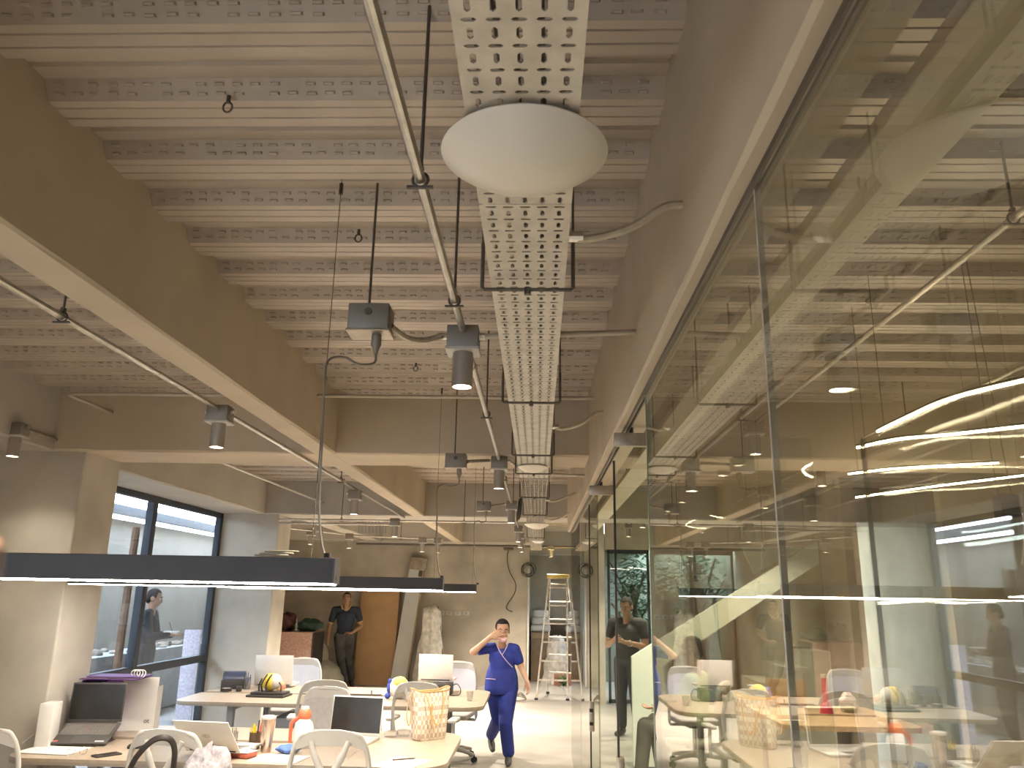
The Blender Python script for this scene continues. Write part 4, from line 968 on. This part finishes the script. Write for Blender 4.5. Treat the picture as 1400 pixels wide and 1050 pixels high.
def blob_mesh(g, vox, it):
    me = bpy.data.meshes.new('blob'); me.from_pydata(g.v, [], g.f); o = bpy.data.objects.new('blob', me); COL.objects.link(o)
    bm = bmesh.new(); bm.from_mesh(me); bmesh.ops.recalc_face_normals(bm, faces=bm.faces); bm.to_mesh(me); bm.free()
    m = o.modifiers.new('r', 'REMESH'); m.mode = 'VOXEL'; m.voxel_size = vox
    s = o.modifiers.new('s', 'SMOOTH'); s.factor = .5; s.iterations = it
    me2 = bpy.data.meshes.new_from_object(o.evaluated_get(bpy.context.evaluated_depsgraph_get()))
    bpy.data.objects.remove(o); bpy.data.meshes.remove(me)
    for p in me2.polygons: p.use_smooth = True
    return me2
def blob(name, g, m, parent, vox=.01, it=4):
    me = blob_mesh(g, vox, it); me.materials.clear(); me.materials.append(m)
    o = bpy.data.objects.new(name, me); COL.objects.link(o); o.parent = parent; return o
bb = thing('bean_bag', 'olive grey bean bag leaning up beside the man at the back', 'bean bag', (-4.12, 15.25, 0))
g = G().ell((.05, 0, .26), (.46, .40, .27), 24, 14)
g.ell((-.05, .02, .55), (.30, .28, .34), 20, 12).ell((-.06, .05, .80), (.18, .18, .22), 18, 10).ell((-.02, .05, .97), (.09, .08, .10), 14, 8).ell((-.28, -.1, .62), (.16, .14, .15), 14, 8).ell((.28, 0, .16), (.30, .3, .17), 16, 10)
blob('sack', g, mat('olive_fabric', (.33, .31, .23), .8, var=.08, bump=.3, bscale=10), bb, .018, 5)
g = G()
for a, b in (((-.15, -.27, .75), (.12, -.33, .35)), ((.0, -.26, .80), (.25, -.36, .40))): g.tube(bez([a, ((a[0]+b[0])/2+.02, (a[1]+b[1])/2-.035, (a[2]+b[2])/2), b], 6), .008, 6)
g.build('seam', mat('olive_seam', (.24, .225, .16), .8, var=.05), bb)

# ------------------------------------------------------------------ people
def cone(g, p0, r0, p1, r1, n=14):
    p0 = Vector(p0); p1 = Vector(p1)
    g.tube([p0, p1], [r0, r1], n); g.ell(p0, (r0,)*3, n, 8); g.ell(p1, (r1,)*3, n, 8); return g
def limb(g, pts, rs):
    for i in range(len(pts)-1): cone(g, pts[i], rs[i], pts[i+1], rs[i+1])
def hand(g, wrist, direc, palm_n, s=1., curl=25, side=1):
    """palm, four unequal bent fingers and a thumb leaving the palm's side"""
    d = Vector(direc).normalized(); n = Vector(palm_n); n = (n-d*n.dot(d)).normalized(); x = d.cross(n)*side
    w = Vector(wrist)
    for k in range(5):
        o = x*(-.030+.015*k)*s
        cone(g, w+o*.75+d*.015*s, .015*s, w+o+d*.085*s, .011*s, 10)
    for k, L in enumerate((.060, .074, .080, .070)):
        b = w+x*(-.032+.0215*k)*s+d*.085*s; r = .0088*s
        dd = d.copy(); sp = x*(-.12+.08*k)
        p = b
        for j, f in enumerate((.45, .32, .23)):
            a = R(curl*(j+.6)); v = ((d+sp).normalized()*math.cos(a)+n*math.sin(a)).normalized()
            q = p+v*L*f*s; cone(g, p, r*(1-.08*j), q, r*(.92-.08*j), 8); p = q
    b = w+x*.030*s+d*.025*s
    q = b+(x*.65+d*.7+n*.25).normalized()*.042*s; cone(g, b, .014*s, q, .011*s, 8)
    e = q+(x*.25+d*.9+n*.35).normalized()*.034*s; cone(g, q, .0105*s, e, .0085*s, 8)
def head(root, c, rot, s, skin_g, skin, hair, style='short', eyes=True):
    """adds head to the skin blob; returns matrix. face looks along local -Y"""
    M = Matrix.Translation(c) @ Euler(rot).to_matrix().to_4x4() @ Matrix.Scale(s, 4)
    g = skin_g
    g.ell((0, .010, .020), (.076, .094, .098), 20, 12, M); g.ell((0, -.028, -.045), (.058, .062, .075), 18, 10, M)
    g.ell((0, -.060, -.098), (.026, .024, .020), 12, 8, M); g.ell((0, -.062, -.040), (.046, .034, .04), 12, 8, M)
    for sx in (-1, 1):
        g.ell((sx*.079, .012, -.012), (.010, .022, .033), 10, 8, M); g.ell((sx*.030, -.074, .024), (.024, .014, .008), 10, 6, M)
        g.ell((sx*.038, -.062, -.028), (.022, .022, .02), 10, 6, M)
    cone_pts = [((0, -.090, .010), .008), ((0, -.104, -.018), .0115), ((0, -.112, -.030), .013)]
    for (p, r), (q, r2) in zip(cone_pts, cone_pts[1:]): cone(g, M @ Vector(p), r*s, M @ Vector(q), r2*s, 10)
    for sx in (-1, 1): g.ell((sx*.012, -.098, -.036), (.009, .010, .008), 8, 6, M)
    g.ell((0, -.092, -.062), (.024, .010, .006), 10, 6, M); g.ell((0, -.090, -.074), (.021, .010, .0065), 10, 6, M)
    h = G()
    h.ell((0, .018, .034), (.083, .098, .092), 20, 12, M)
    if style == 'bun': h.ell((0, .075, -.01), (.066, .05, .075), 14, 9, M); h.ell((0, .125, .03), (.042, .04, .042), 14, 9, M)
    else: h.ell((0, .06, -.02), (.074, .056, .07), 14, 9, M)
    ho = blob('hair', h, hair, root, .008*s, 2)
    # trim hair away from the face
    inv = M.inverted(); bm = bmesh.new(); bm.from_mesh(ho.data)
    dl = [v for v in bm.verts if (lambda q: q.y < -.035-(.05 if q.z > .078 else 0)+.6*max(0, q.z-.085) and q.z < .088)(inv @ v.co)]
    bmesh.ops.delete(bm, geom=dl, context='VERTS'); bm.to_mesh(ho.data); bm.free()
    if eyes:
        for sx in (-1, 1):
            e = G().ell((sx*.031, -.078, .004), (.0135, .009, .0075), 12, 8, M).build('eye', mat('eye_white', (.62, .58, .54), .3, var=.02), root)
            G().ell((sx*.031, -.0855, .004), (.0055, .003, .0055), 10, 6, M).build('iris', HAIR, e)
            G().tube([M @ Vector((sx*.014, -.089, .026)), M @ Vector((sx*.032, -.088, .033)), M @ Vector((sx*.05, -.074, .026))], [.003*s, .0045*s, .0025*s], 6).build('eyebrow', HAIR, root)
        G().tube([M @ Vector((-.020, -.098, -.067)), M @ Vector((0, -.103, -.068)), M @ Vector((.020, -.098, -.067))], .0032*s, 6).build('lips', mat('lips', (.38, .14, .12), .5, var=.05), root)
    return M
def shoe(root, heel, toe, m, w=.042):
    h = Vector(heel); t = Vector(toe); d = (t-h); L = d.length; d.normalize()
    g = G(); cone(g, h+Vector((0, 0, .045))+d*.03, w*.92, h+d*L*.55+Vector((0, 0, .038)), w*.95); cone(g, h+d*L*.55+Vector((0, 0, .035)), w*.95, t-d*.035+Vector((0, 0, .032)), w*.75)
    cone(g, h+d*.035+Vector((0, 0, .06)), w*.9, h+d*.05+Vector((0, 0, .095)), w*.85)
    o = blob('shoe', g, m, root, .009, 4)
    # flat sole
    G().add([], []); 
    return o
def torso(g, pel, chest, neck, shw, inf=0., belly=0., hips=.155):
    pel = Vector(pel); chest = Vector(chest); neck = Vector(neck)
    ax = (chest-pel)
    def E(p, r): g.ell(p, tuple(a+inf for a in r), 20, 12)
    E(pel, (hips, .105, .11)); E(pel+ax*.30, (hips*.92, .100+belly*.6, .12)); E(pel+ax*.55, (hips*.90, .098+belly, .13)); E(pel+ax*.85, (shw*.80, .108+belly*.3, .14)); E(chest+ax*.12, (shw*.88, .100, .105))
    return g
# ---- woman in blue scrubs, walking towards us, hand at her eye
SC = mat('scrubs_blue', (.018, .035, .27), .75, var=.14, scale=9, bump=.35, bscale=22)
wo = thing('person', 'person in royal blue scrubs walking with one hand over an eye', 'person', (-.385, 9.1, 0))
sk = G()
hc_ = Vector((.0, -.035, 1.345)); hr = (R(10), 0, R(8))
limb(sk, [(-.01, .0, 1.13), (-.005, -.012, 1.25)], [.05, .047])
torso(sk, (0, .0, .80), (0, .0, 1.02), (0, 0, 1.2), .150, hips=.148)
aR = [(-.152, .0, 1.155), (-.315, -.085, 1.115), (-.115, -.175, 1.285)]
limb(sk, aR[:2], [.050, .038]); limb(sk, aR[1:], [.037, .026])
hand(sk, (-.118, -.175, 1.28), (.80, .12, .42), (.15, .9, .1), .92, 8, side=-1)
aL = [(.146, .0, 1.15), (.215, .0, .955), (.275, -.10, .835)]
limb(sk, aL[:2], [.048, .038]); limb(sk, aL[1:], [.037, .025])
hand(sk, (.277, -.103, .83), (.25, -.35, -.85), (-.6, -.4, .1), .92, 22, side=1)
legF = [(.075, .0, .76), (.055, -.12, .41), (.088, -.06, .09)]
legB = [(-.075, .0, .76), (-.03, .06, .42), (-.125, .44, .20)]
for l in (legF, legB): limb(sk, l, [.085, .055, .038])
wm = head(wo, hc_, hr, .98, sk, SKIN, HAIR, 'bun')
blob('body', sk, SKIN, wo, .0065, 3)
tp_ = G(); torso(tp_, (0, 0, .80), (0, .0, 1.02), (0, 0, 1.2), .150, inf=.015, hips=.152)
limb(tp_, [(-.09, 0, 1.160), (-.150, .0, 1.152), (-.245, -.05, 1.135)], [.055, .058, .056]); limb(tp_, [(.09, 0, 1.160), (.144, 0, 1.148), (.185, 0, 1.03)], [.055, .057, .056])
tp_.lathe([(.165, -.05), (.178, .0), (.170, .12), (.15, .2)], 20, Matrix.Translation((0, 0, .735)) @ Matrix.Diagonal((1.05, .78, 1, 1)))
blob('scrub_top', tp_, SC, wo, .009, 4)
tr2 = G(); limb(tr2, [(.078, 0, .76), (.056, -.122, .41), (.090, -.058, .12)], [.108, .075, .066]); limb(tr2, [(-.078, 0, .76), (-.03, .065, .42), (-.12, .42, .215)], [.108, .075, .064])
tr2.ell((0, 0, .78), (.172, .125, .10), 18, 10)
blob('trousers', tr2, SC, wo, .010, 4)
PIP = mat('scrub_piping', (.50, .40, .52), .7, var=.05)
G().tube(bez([(-.065, -.095, 1.215), (-.02, -.128, 1.13), (.05, -.138, 1.04), (.12, -.120, .97)], 6), .005, 6).build('neck_piping', PIP, wo)
G().tube(bez([(.065, -.095, 1.205), (.035, -.122, 1.14), (.005, -.134, 1.095)], 6), .0045, 6).build('neck_piping', PIP, wo)
G().tube(bez([(-.165, -.095, .845), (-.12, -.122, .848), (-.06, -.134, .845)], 5), .004, 6).build('pocket_piping', PIP, wo)
SHO = mat('grey_sneaker', (.10, .10, .10), .6, var=.15)
shoe(wo, (.088, -.02, .0), (.095, -.235, .0), SHO); shoe(wo, (-.135, .52, .115), (-.095, .37, .005), SHO)
mk = G().ell((0, -.066, -.084), (.054, .052, .034), 18, 10, wm)
blob('face_mask', mk, mat('pink_mask', (.72, .47, .47), .8, var=.05), wo, .006, 2)
# ---- man in navy polo at the back
PO = mat('navy_polo', (.028, .038, .062), .8, var=.15, scale=8, bump=.3, bscale=20)
PA = mat('dusty_black_trousers', (.03, .028, .028), .8, var=.1, scale=6, col2=(.09, .085, .08))
def man(label, loc, rz, poloM, pantM, skinM, aR, aL, legs, hr, trim=True, inf=.014, hcz=1.60, dR=(0, -.2, -1), dL=(0, -.2, -1), nR=(1, 0, 0), nL=(-1, 0, 0), sleeve=.55, curl=25, hair=HAIR, seated=False, pel=.93):
    p = thing('person', label, 'person', loc, rz); sk = G()
    dz = pel-.93
    limb(sk, [(0, .0, 1.38+dz), (0, -.015, 1.52+dz)], [.060, .055]); torso(sk, (0, 0, pel), (0, 0, 1.24+dz), (0, 0, 1.4), .195, hips=.15)
    for a in (aR, aL): limb(sk, a, [.055, .042, .028])
    hand(sk, aR[2], dR, nR, 1.0, curl, side=-1); hand(sk, aL[2], dL, nL, 1.0, curl, side=1)
    for l in legs: limb(sk, l, [.090, .058, .040])
    M = head(p, Vector((0, -.03, hcz)), hr, 1.0, sk, skinM, hair, 'short')
    blob('body', sk, skinM, p, .009, 3)
    t = G(); torso(t, (0, 0, pel+.03), (0, 0, 1.24+dz), (0, 0, 1.4), .195, inf=inf, hips=.155)
    ends = []
    for a in (aR, aL):
        e = Vector(a[0]).lerp(Vector(a[1]), min(sleeve, 1)); limb(t, [(a[0][0]*.5, 0, a[0][2]+.010), (a[0][0], a[0][1], a[0][2]), e], [.066, .0665, .062]); d0 = (Vector(a[1])-Vector(a[0])).normalized()
        ends.append((e, d0))
        if sleeve > 1: limb(t, [e, Vector(a[1]).lerp(Vector(a[2]), .85)], [.062, .045])
    blob('shirt', t, poloM, p, .011, 4)
    t = G(); t.ell((0, 0, pel-.01), (.172, .128, .11), 18, 10)
    for l in legs:
        q = Vector(l[1]).lerp(Vector(l[2]), .9); limb(t, [l[0], l[1], q], [.112, .078, .062])
    blob('trousers', t, pantM, p, .012, 4)
    if trim:
        Y = mat('yellow_trim', (.75, .60, .22), .7, var=.05)
        for e, d0 in ends: 
            u = d0.orthogonal().normalized(); v = d0.cross(u)
            G().tube([e+d0*.055+(u*math.cos(R(a))+v*math.sin(R(a)))*.055 for a in range(0, 360, 24)], .006, 6, closed=True).build('sleeve_trim', Y, p)
        for s in (-1, 1): G().tube(bez([(s*.075, .03, 1.50+dz), (s*.085, -.05, 1.465+dz), (s*.05, -.105, 1.41+dz)], 5), [.014]*11, 8, sx=.5).build('collar', Y, p)
    return p, M
pm, M_ = man('person in a navy polo with yellow trim standing by the bean bag', (-3.66, 15.55, 0), R(6), PO, PA, SKIN2,
    [(-.215, 0, 1.39), (-.30, .02, 1.06), (-.285, -.12, .84)], [(.215, 0, 1.39), (.30, .03, 1.10), (.15, -.17, .98)],
    [[(-.09, 0, .90), (-.03, -.06, .48), (.08, .02, .09)], [(.09, 0, .90), (.08, .10, .48), (.16, .30, .10)]], (R(-4), 0, R(4)), dR=(0, -.2, -1), dL=(-.7, -.3, .1), nR=(1, 0, 0), nL=(0, .3, -1), curl=30)
shoe(pm, (.08, .06, 0), (.14, -.20, 0), BLACK); shoe(pm, (.16, .33, 0), (.20, .08, 0), BLACK)
# ---- man in dark clothes with a notepad out in the yard
DK = mat('dark_suit', (.035, .038, .048), .8, var=.1)
ym, M_ = man('person in dark clothes writing on a pad out in the yard beyond the window', (-5.25, 10.95, 0), R(105), DK, DK, SKIN2,
    [(-.215, 0, 1.39), (-.26, -.06, 1.10), (-.06, -.30, 1.13)], [(.215, 0, 1.39), (.26, -.06, 1.10), (.06, -.32, 1.12)],
    [[(-.09, 0, .90), (-.10, -.02, .48), (-.10, .0, .09)], [(.09, 0, .90), (.10, -.02, .48), (.11, .03, .09)]], (R(14), 0, 0), trim=False, dR=(.5, -.8, 0), dL=(-.4, -.8, 0), nR=(0, 0, -1), nL=(0, 0, 1), sleeve=1.2, curl=20)
shoe(ym, (-.10, .06, 0), (-.11, -.20, 0), BLACK); shoe(ym, (.11, .09, 0), (.13, -.17, 0), BLACK)
npd = thing('note_pad', 'white note pad held by the dark clothed person in the yard', 'note pad', (-4.90, 10.86, 1.165), R(105))
G().rbox((-.08, -.10, 0), (.08, .08, .012), .002, seg=1).build('pad', PAPER, npd, smooth=False)
G().cyl((-.02, -.02, .012), (-.05, .02, .13), .004, 6).build('pen', CORD, npd)
# ---- standing man beyond the glass, looking at his phone
gm, M_ = man('person in a dark T-shirt looking down at a phone beyond the glass doors', (1.20, 11.0, 0), R(-30), mat('charcoal_shirt', (.045, .042, .045), .8, var=.1), mat('dark_jeans', (.04, .04, .045), .8, var=.1), SKIN2,
    [(-.215, 0, 1.39), (-.27, -.04, 1.10), (-.07, -.27, 1.18)], [(.215, 0, 1.39), (.27, -.04, 1.10), (.07, -.27, 1.16)],
    [[(-.09, 0, .90), (-.10, -.03, .48), (-.10, .0, .09)], [(.09, 0, .90), (.10, -.02, .48), (.11, .03, .09)]], (R(20), 0, 0), trim=False, dR=(.6, -.5, .2), dL=(-.6, -.5, .2), nR=(.2, .6, .5), nL=(-.2, -.6, -.5), curl=30)
shoe(gm, (-.10, .06, 0), (-.11, -.20, 0), BLACK); shoe(gm, (.11, .09, 0), (.13, -.17, 0), BLACK)
G().tube([(.118+.036*math.cos(R(a)), -.215, 1.143+.036*math.sin(R(a))) for a in range(0, 360, 24)], .008, 6, closed=True).build('wrist_watch', CHROME, gm)
# ---- seated person beyond the glass in a pale green shirt
LG = mat('pale_green_shirt', (.60, .70, .40), .8, var=.12, scale=6, col2=(.38, .46, .28))
cg = chair('office chair beyond the glass under the person in pale green', solid=True, group='office chairs beyond the glass')
cg.location = (1.52, 7.95, 0); cg.rotation_euler.z = R(62)
sm, M_ = man('person in a pale green shirt seated on a chair beyond the glass', (1.50, 7.97, 0), R(-118), LG, mat('slate_trousers', (.13, .115, .10), .8, var=.1), SKIN2,
    [(-.20, 0, .98), (-.26, -.10, .72), (-.12, -.34, .70)], [(.20, 0, .98), (.26, -.08, .74), (.16, -.34, .72)],
    [[(-.10, -.03, .56), (-.13, -.46, .56), (-.13, -.40, .09)], [(.10, -.03, .56), (.14, -.46, .55), (.14, -.52, .09)]], (R(8), 0, 0), trim=False, hcz=1.25, dR=(.3, -.9, -.1), dL=(-.2, -.9, -.1), nR=(0, 0, -1), nL=(0, 0, 1), pel=.56)
shoe(sm, (-.13, -.34, 0), (-.14, -.60, 0), BLACK); shoe(sm, (.14, -.46, 0), (.15, -.72, 0), BLACK)

# ------------------------------------------------------------------ room beyond the glass
sr = sroot('trim_1', 'white solid balustrade of a stair beyond the glass')
WP = mat('white_balustrade', (.80, .84, .78), .5, var=.03)
def slab(poly, y0, y1, m, name):
    n = len(poly); vs = [(x, y0, z) for x, z in poly]+[(x, y1, z) for x, z in poly]
    return G().add(vs, [tuple(range(n)), tuple(reversed(range(n, 2*n)))]+[(i, n+i, n+(i+1) % n, (i+1) % n) for i in range(n)]).build(name, m, sr, smooth=False)
slab([(1.02, 1.10), (3.10, 2.36), (3.10, 2.12), (1.36, 1.02), (1.36, .02), (1.02, .02)], 9.0, 9.08, WP, 'balustrade')
slab([(2.42, 2.32), (3.12, 2.32), (3.12, 2.30), (2.55, 2.02)], 9.6, 9.66, WP, 'upper_panel')
for i in range(7): G().box((1.42+.25*i, 9.08, .0), (1.67+.25*i, 10.0, .17*(i+1))).build('step', CONCC, sr, smooth=False)
struct('wall_partition', G().box((3.4, 9.0, 0), (3.55, 14.0, 3.14)).box((3.4, 6.8, 0), (5.2, 6.9, 3.14)), CONC)
w4 = sroot('window_4', 'tall garden windows at the end of the room beyond the glass')
for x0, x1 in ((1.2, 1.92), (1.95, 2.65), (2.68, 3.36)):
    fr = G().box((x0, 14.0, .02), (x0+.04, 14.06, 2.5)).box((x1-.04, 14.0, .02), (x1, 14.06, 2.5)).box((x0, 14.0, 2.45), (x1, 14.06, 2.52)).box((x0, 14.0, .02), (x1, 14.06, .08)).build('frame', DARKF, w4, smooth=False)
    G().box((x0+.04, 14.02, .08), (x1-.04, 14.03, 2.45)).build('pane', GLASSX, w4, smooth=False)
struct('wall_garden', G().box((1.16, 14.0, 2.52), (3.5, 14.08, 3.14)), CONC)
struct('courtyard_wall', G().box((1.16, 17.6, 0), (3.6, 17.8, 3.0)).box((3.45, 14.1, 0), (3.6, 17.7, 3.0)), mat('garden_wall', (.26, .28, .22), .9, var=.15))  # wall beyond view, raised and extended to keep bright sky out
def tree(x, y, h, label):
    t = thing('garden_tree', label, 'tree', (x, y, 0)); rs = random.Random(int(x*100))
    b = G(); b.tube(bez([(0, 0, 0), (.04, 0, h*.4), (-.03, .02, h*.75)], 5), .05, 8)
    for k in range(6):
        a = rs.uniform(0, 6.3); b.tube(bez([(0, 0, h*(.35+.06*k)), (.2*math.cos(a), .2*math.sin(a), h*(.5+.06*k)), (.42*math.cos(a), .42*math.sin(a), h*(.62+.07*k))], 4), .018, 6)
    b.build('trunk', BARK, t)
    l = G()
    for k in range(900):
        c = Vector((rs.gauss(0, .18), rs.gauss(0, .18), h*.72+rs.gauss(0, h*.18))); a = rs.uniform(0, 6.3); e = Vector((math.cos(a), math.sin(a), rs.uniform(-.6, .6)))*.06; f = e.cross(Vector((0, .3, 1))).normalized()*.022
        l.add([c-e, c+f, c+e, c-f], [(0, 1, 2, 3)])
    o = l.build('foliage', GREEN, t, smooth=False); o['kind'] = 'stuff'
tree(1.75, 14.9, 2.6, 'slender garden tree outside the first tall window'); tree(2.4, 15.2, 2.2, 'garden tree outside the middle tall window'); tree(3.0, 15.0, 2.7, 'garden tree outside the last tall window')
w5 = sroot('window_5', 'dark framed window on the right of the alcove')
for a, b in (((1.06, 14.3, 0), (1.13, 14.38, 2.6)), ((1.06, 15.9, 0), (1.13, 15.97, 2.6)), ((1.06, 17.5, 0), (1.13, 17.57, 2.6)), ((1.06, 14.3, 2.55), (1.13, 17.57, 2.63)), ((1.06, 14.3, .0), (1.13, 17.57, .07)), ((1.06, 14.3, 1.0), (1.13, 17.57, 1.06))):
    G().box(a, b).build('frame', DARKF, w5, smooth=False)
for ya, yb in ((14.38, 15.9), (15.97, 17.5)): G().box((1.09, ya, .07), (1.095, yb, 2.55)).build('pane', GLASSX, w5, smooth=False)
struct('shade_slab', G().box((1.16, 14.1, 2.70), (2.2, 18.0, 2.8)), CONCC)  # added slab that keeps sky light off the alcove window
struct('wall_corridor', G().box((1.05, 14.0, 2.63), (1.15, 18.0, 3.14)).box((1.05, 14.0, 0), (1.15, 14.3, 2.63)).box((1.05, 17.57, 0), (1.15, 18.0, 2.63)), CONCC)
# plywood table beyond the glass
pt = thing('plywood_table', 'plywood table with cable slot beyond the glass', 'table', (2.75, 7.6, 0))
PLY = mat('plywood', (.52, .36, .22), .5, var=.15, scale=22)
G().prism(rrect(-.75, .06, .40, .65, .12), .70, .74).build('tabletop', PLY, pt, smooth=False); G().prism(rrect(-.75, -.65, .40, -.06, .12), .70, .74).build('tabletop', PLY, pt, smooth=False); G().box((.28, -.08, .70), (.40, .08, .74)).box((-.75, -.08, .70), (-.5, .08, .74)).build('bridge', PLY, pt, smooth=False)
for x in (-.6, .3):
    for y in (-.5, .5): G().cyl((x, y, 0), (x, y, .70), .025, 10).build('leg', GREYM, pt)
rbt = thing('spray_bottle', 'tall red bottle with a white cap on the plywood table', 'bottle', (2.62, 7.72, .741))
G().lathe([(.001, 0), (.06, 0), (.05, .06), (.028, .12), (.026, .30), (.001, .30)], 18).build('body', mat('red_gloss', (.55, .03, .06), .3, var=.05), rbt); G().lathe([(.001, .30), (.030, .30), (.028, .33), (.001, .33)], 14).build('cap', WPLAS, rbt)
fb = thing('food_tub', 'clear tub of food with a tissue on the plywood table', 'tub', (2.86, 7.82, .741))
G().lathe([(.001, 0), (.07, 0), (.085, .07), (.082, .07), (.068, .004), (.001, .004)], 18).build('tub', CLEAR, fb); G().ell((0, 0, .03), (.062, .062, .025), 14, 8).build('filling', mat('salad', (.40, .42, .12), .7, var=.3, scale=30), fb)
cloth('tissue', 'crumpled pink white tissue beside the food tub', 'tissue', (2.92, 8.02, .741), (.07, .05, .07), mat('tissue_white', (.72, .62, .58), .9, var=.1), 31)
laptop('tan backed laptop on the plywood table beyond the glass', 2.36, 8.05, .741, R(170), .36, .25, 100, mat('tan_shell', (.55, .38, .24), .5, var=.05), KEYS)
c5 = G().lathe([(.001, 0), (.045, 0), (.05, .11), (.046, .11), (.042, .005), (.001, .005)], 18).build('paper_cup', PAPER, None, loc=(2.10, 7.98, .741)); tag(c5, 'white paper cup on the plywood table beside the tan laptop', 'cup')
# slim led tubes added in place of reflected light streaks; small cube speaker
def glow(label, pts):
    l = thing('streak_tube', label, 'light', group='slim led tubes for reflected streaks')
    P = bez(pts, 10)
    G().tube(P, .0055, 8).build('diffuser', STREAK, l); G().tube([Vector(p)+Vector((0, 0, .010)) for p in P], .006, 6).build('profile', BLACK, l)
    for q in (P[3], P[-4]): G().cyl((q[0], q[1], q[2]+.014), (q[0], q[1], 3.068), .0016, 5).build('wire', ROD, l)
glow('highest slim led tube standing in for a reflected streak, curving towards us', [(1.399, 3.236, 2.4), (1.40, 2.95, 2.4), (1.416, 2.673, 2.4), (1.521, 2.432, 2.4), (1.70, 2.2, 2.41)])
glow('second slim led tube standing in for a reflected streak below the curving one', [(1.456, 3.60, 2.4), (1.56, 3.42, 2.405), (1.72, 3.28, 2.4), (1.917, 3.108, 2.4), (2.2, 2.9, 2.4)])
glow('third slim led tube standing in for a reflected streak', [(1.963, 5.03, 2.5), (2.2, 4.85, 2.51), (2.631, 4.552, 2.5)])
glow('lowest slim led tube standing in for a reflected streak', [(2.461, 6.2, 2.5), (2.75, 5.6, 2.505), (3.036, 5.0, 2.5), (3.3, 4.5, 2.5)])
spk = thing('cube_speaker', 'small dark cube hanging on wires beyond the glass', 'speaker', (1.74, 3.0, 2.03))
G().rbox((-.035, -.03, 0), (.035, .03, .085), .008).build('case', mat('dark_brown_case', (.06, .045, .04), .5, var=.1), spk)
for s in (-1, 1): G().cyl((s*.025, 0, .08), (s*.01-.03, 0, 1.08), .0018, 5).build('wire', ROD, spk)
GD = 'downlights beyond the glass'
conduit('steel conduit above the room beyond the glass', [(1.42, .8, 2.84), (1.42, 14.0, 2.84)], .012, clamps=[(1.42, 2.2, 2.84), (1.42, 7.0, 2.84)])
for k, (y, lb) in enumerate(((5.15, 'nearest downlight beyond the glass'), (5.60, 'second downlight beyond the glass'), (6.1, 'third downlight beyond the glass'), (7.9, 'fourth downlight beyond the glass'), (8.8, 'fifth downlight beyond the glass'), (10.9, 'sixth downlight beyond the glass'), (12.6, 'last downlight beyond the glass'))):
    downlight(1.42, y, 2.84, lb, GD, spot=True)
conduit('second steel conduit above the room beyond the glass', [(2.35, 3.5, 2.84), (2.35, 14.0, 2.84)], .012, clamps=[(2.35, 5.0, 2.84), (2.35, 9.0, 2.84)])
for k, (y, lb) in enumerate(((6.6, 'nearest downlight on the farther inner conduit'), (8.3, 'middle downlight on the farther inner conduit'), (11.6, 'last downlight on the farther inner conduit'))):
    downlight(2.35, y, 2.84, lb, GD, spot=True)

# ------------------------------------------------------------------ hand beside the lens
hd = thing('hand', 'hand raised beside the lens, blurred fingertips at the left edge', 'hand', (0, 0, 0))
g = G()
for k, (y, z, L) in enumerate(((.137, 1.724, 1.0), (.139, 1.7105, 1.03), (.139, 1.694, .98), (.137, 1.679, .85))):
    tip = Vector((-.0985 if k < 2 else -.104-.004*k, y, z)); q = tip+Vector((-.024*L, -.004, .002)); m_ = q+Vector((-.026*L, -.016, .004)); b = m_+Vector((-.030*L, -.034, .002))
    cone(g, tip, .0066, q, .0078, 10); cone(g, q, .0078, m_, .0086, 10); cone(g, m_, .0088, b, .0098, 10)
    cone(g, b, .0110, (-.235, .03, 1.690-.006*k), .0150, 10)
cone(g, (-.235, .035, 1.70), .016, (-.185, .082, 1.742), .0115, 10); cone(g, (-.185, .082, 1.742), .0110, (-.158, .108, 1.752), .0090, 10)
cone(g, (-.235, .03, 1.685), .028, (-.285, -.02, 1.640), .026, 12); cone(g, (-.285, -.02, 1.640), .027, (-.42, -.16, 1.47), .040, 14)
blob('palm_and_fingers', g, SKIN, hd, .004, 3)
sl = G(); cone(sl, (-.36, -.095, 1.55), .045, (-.50, -.26, 1.34), .062, 16)
blob('sleeve', sl, PO, hd, .008, 3)
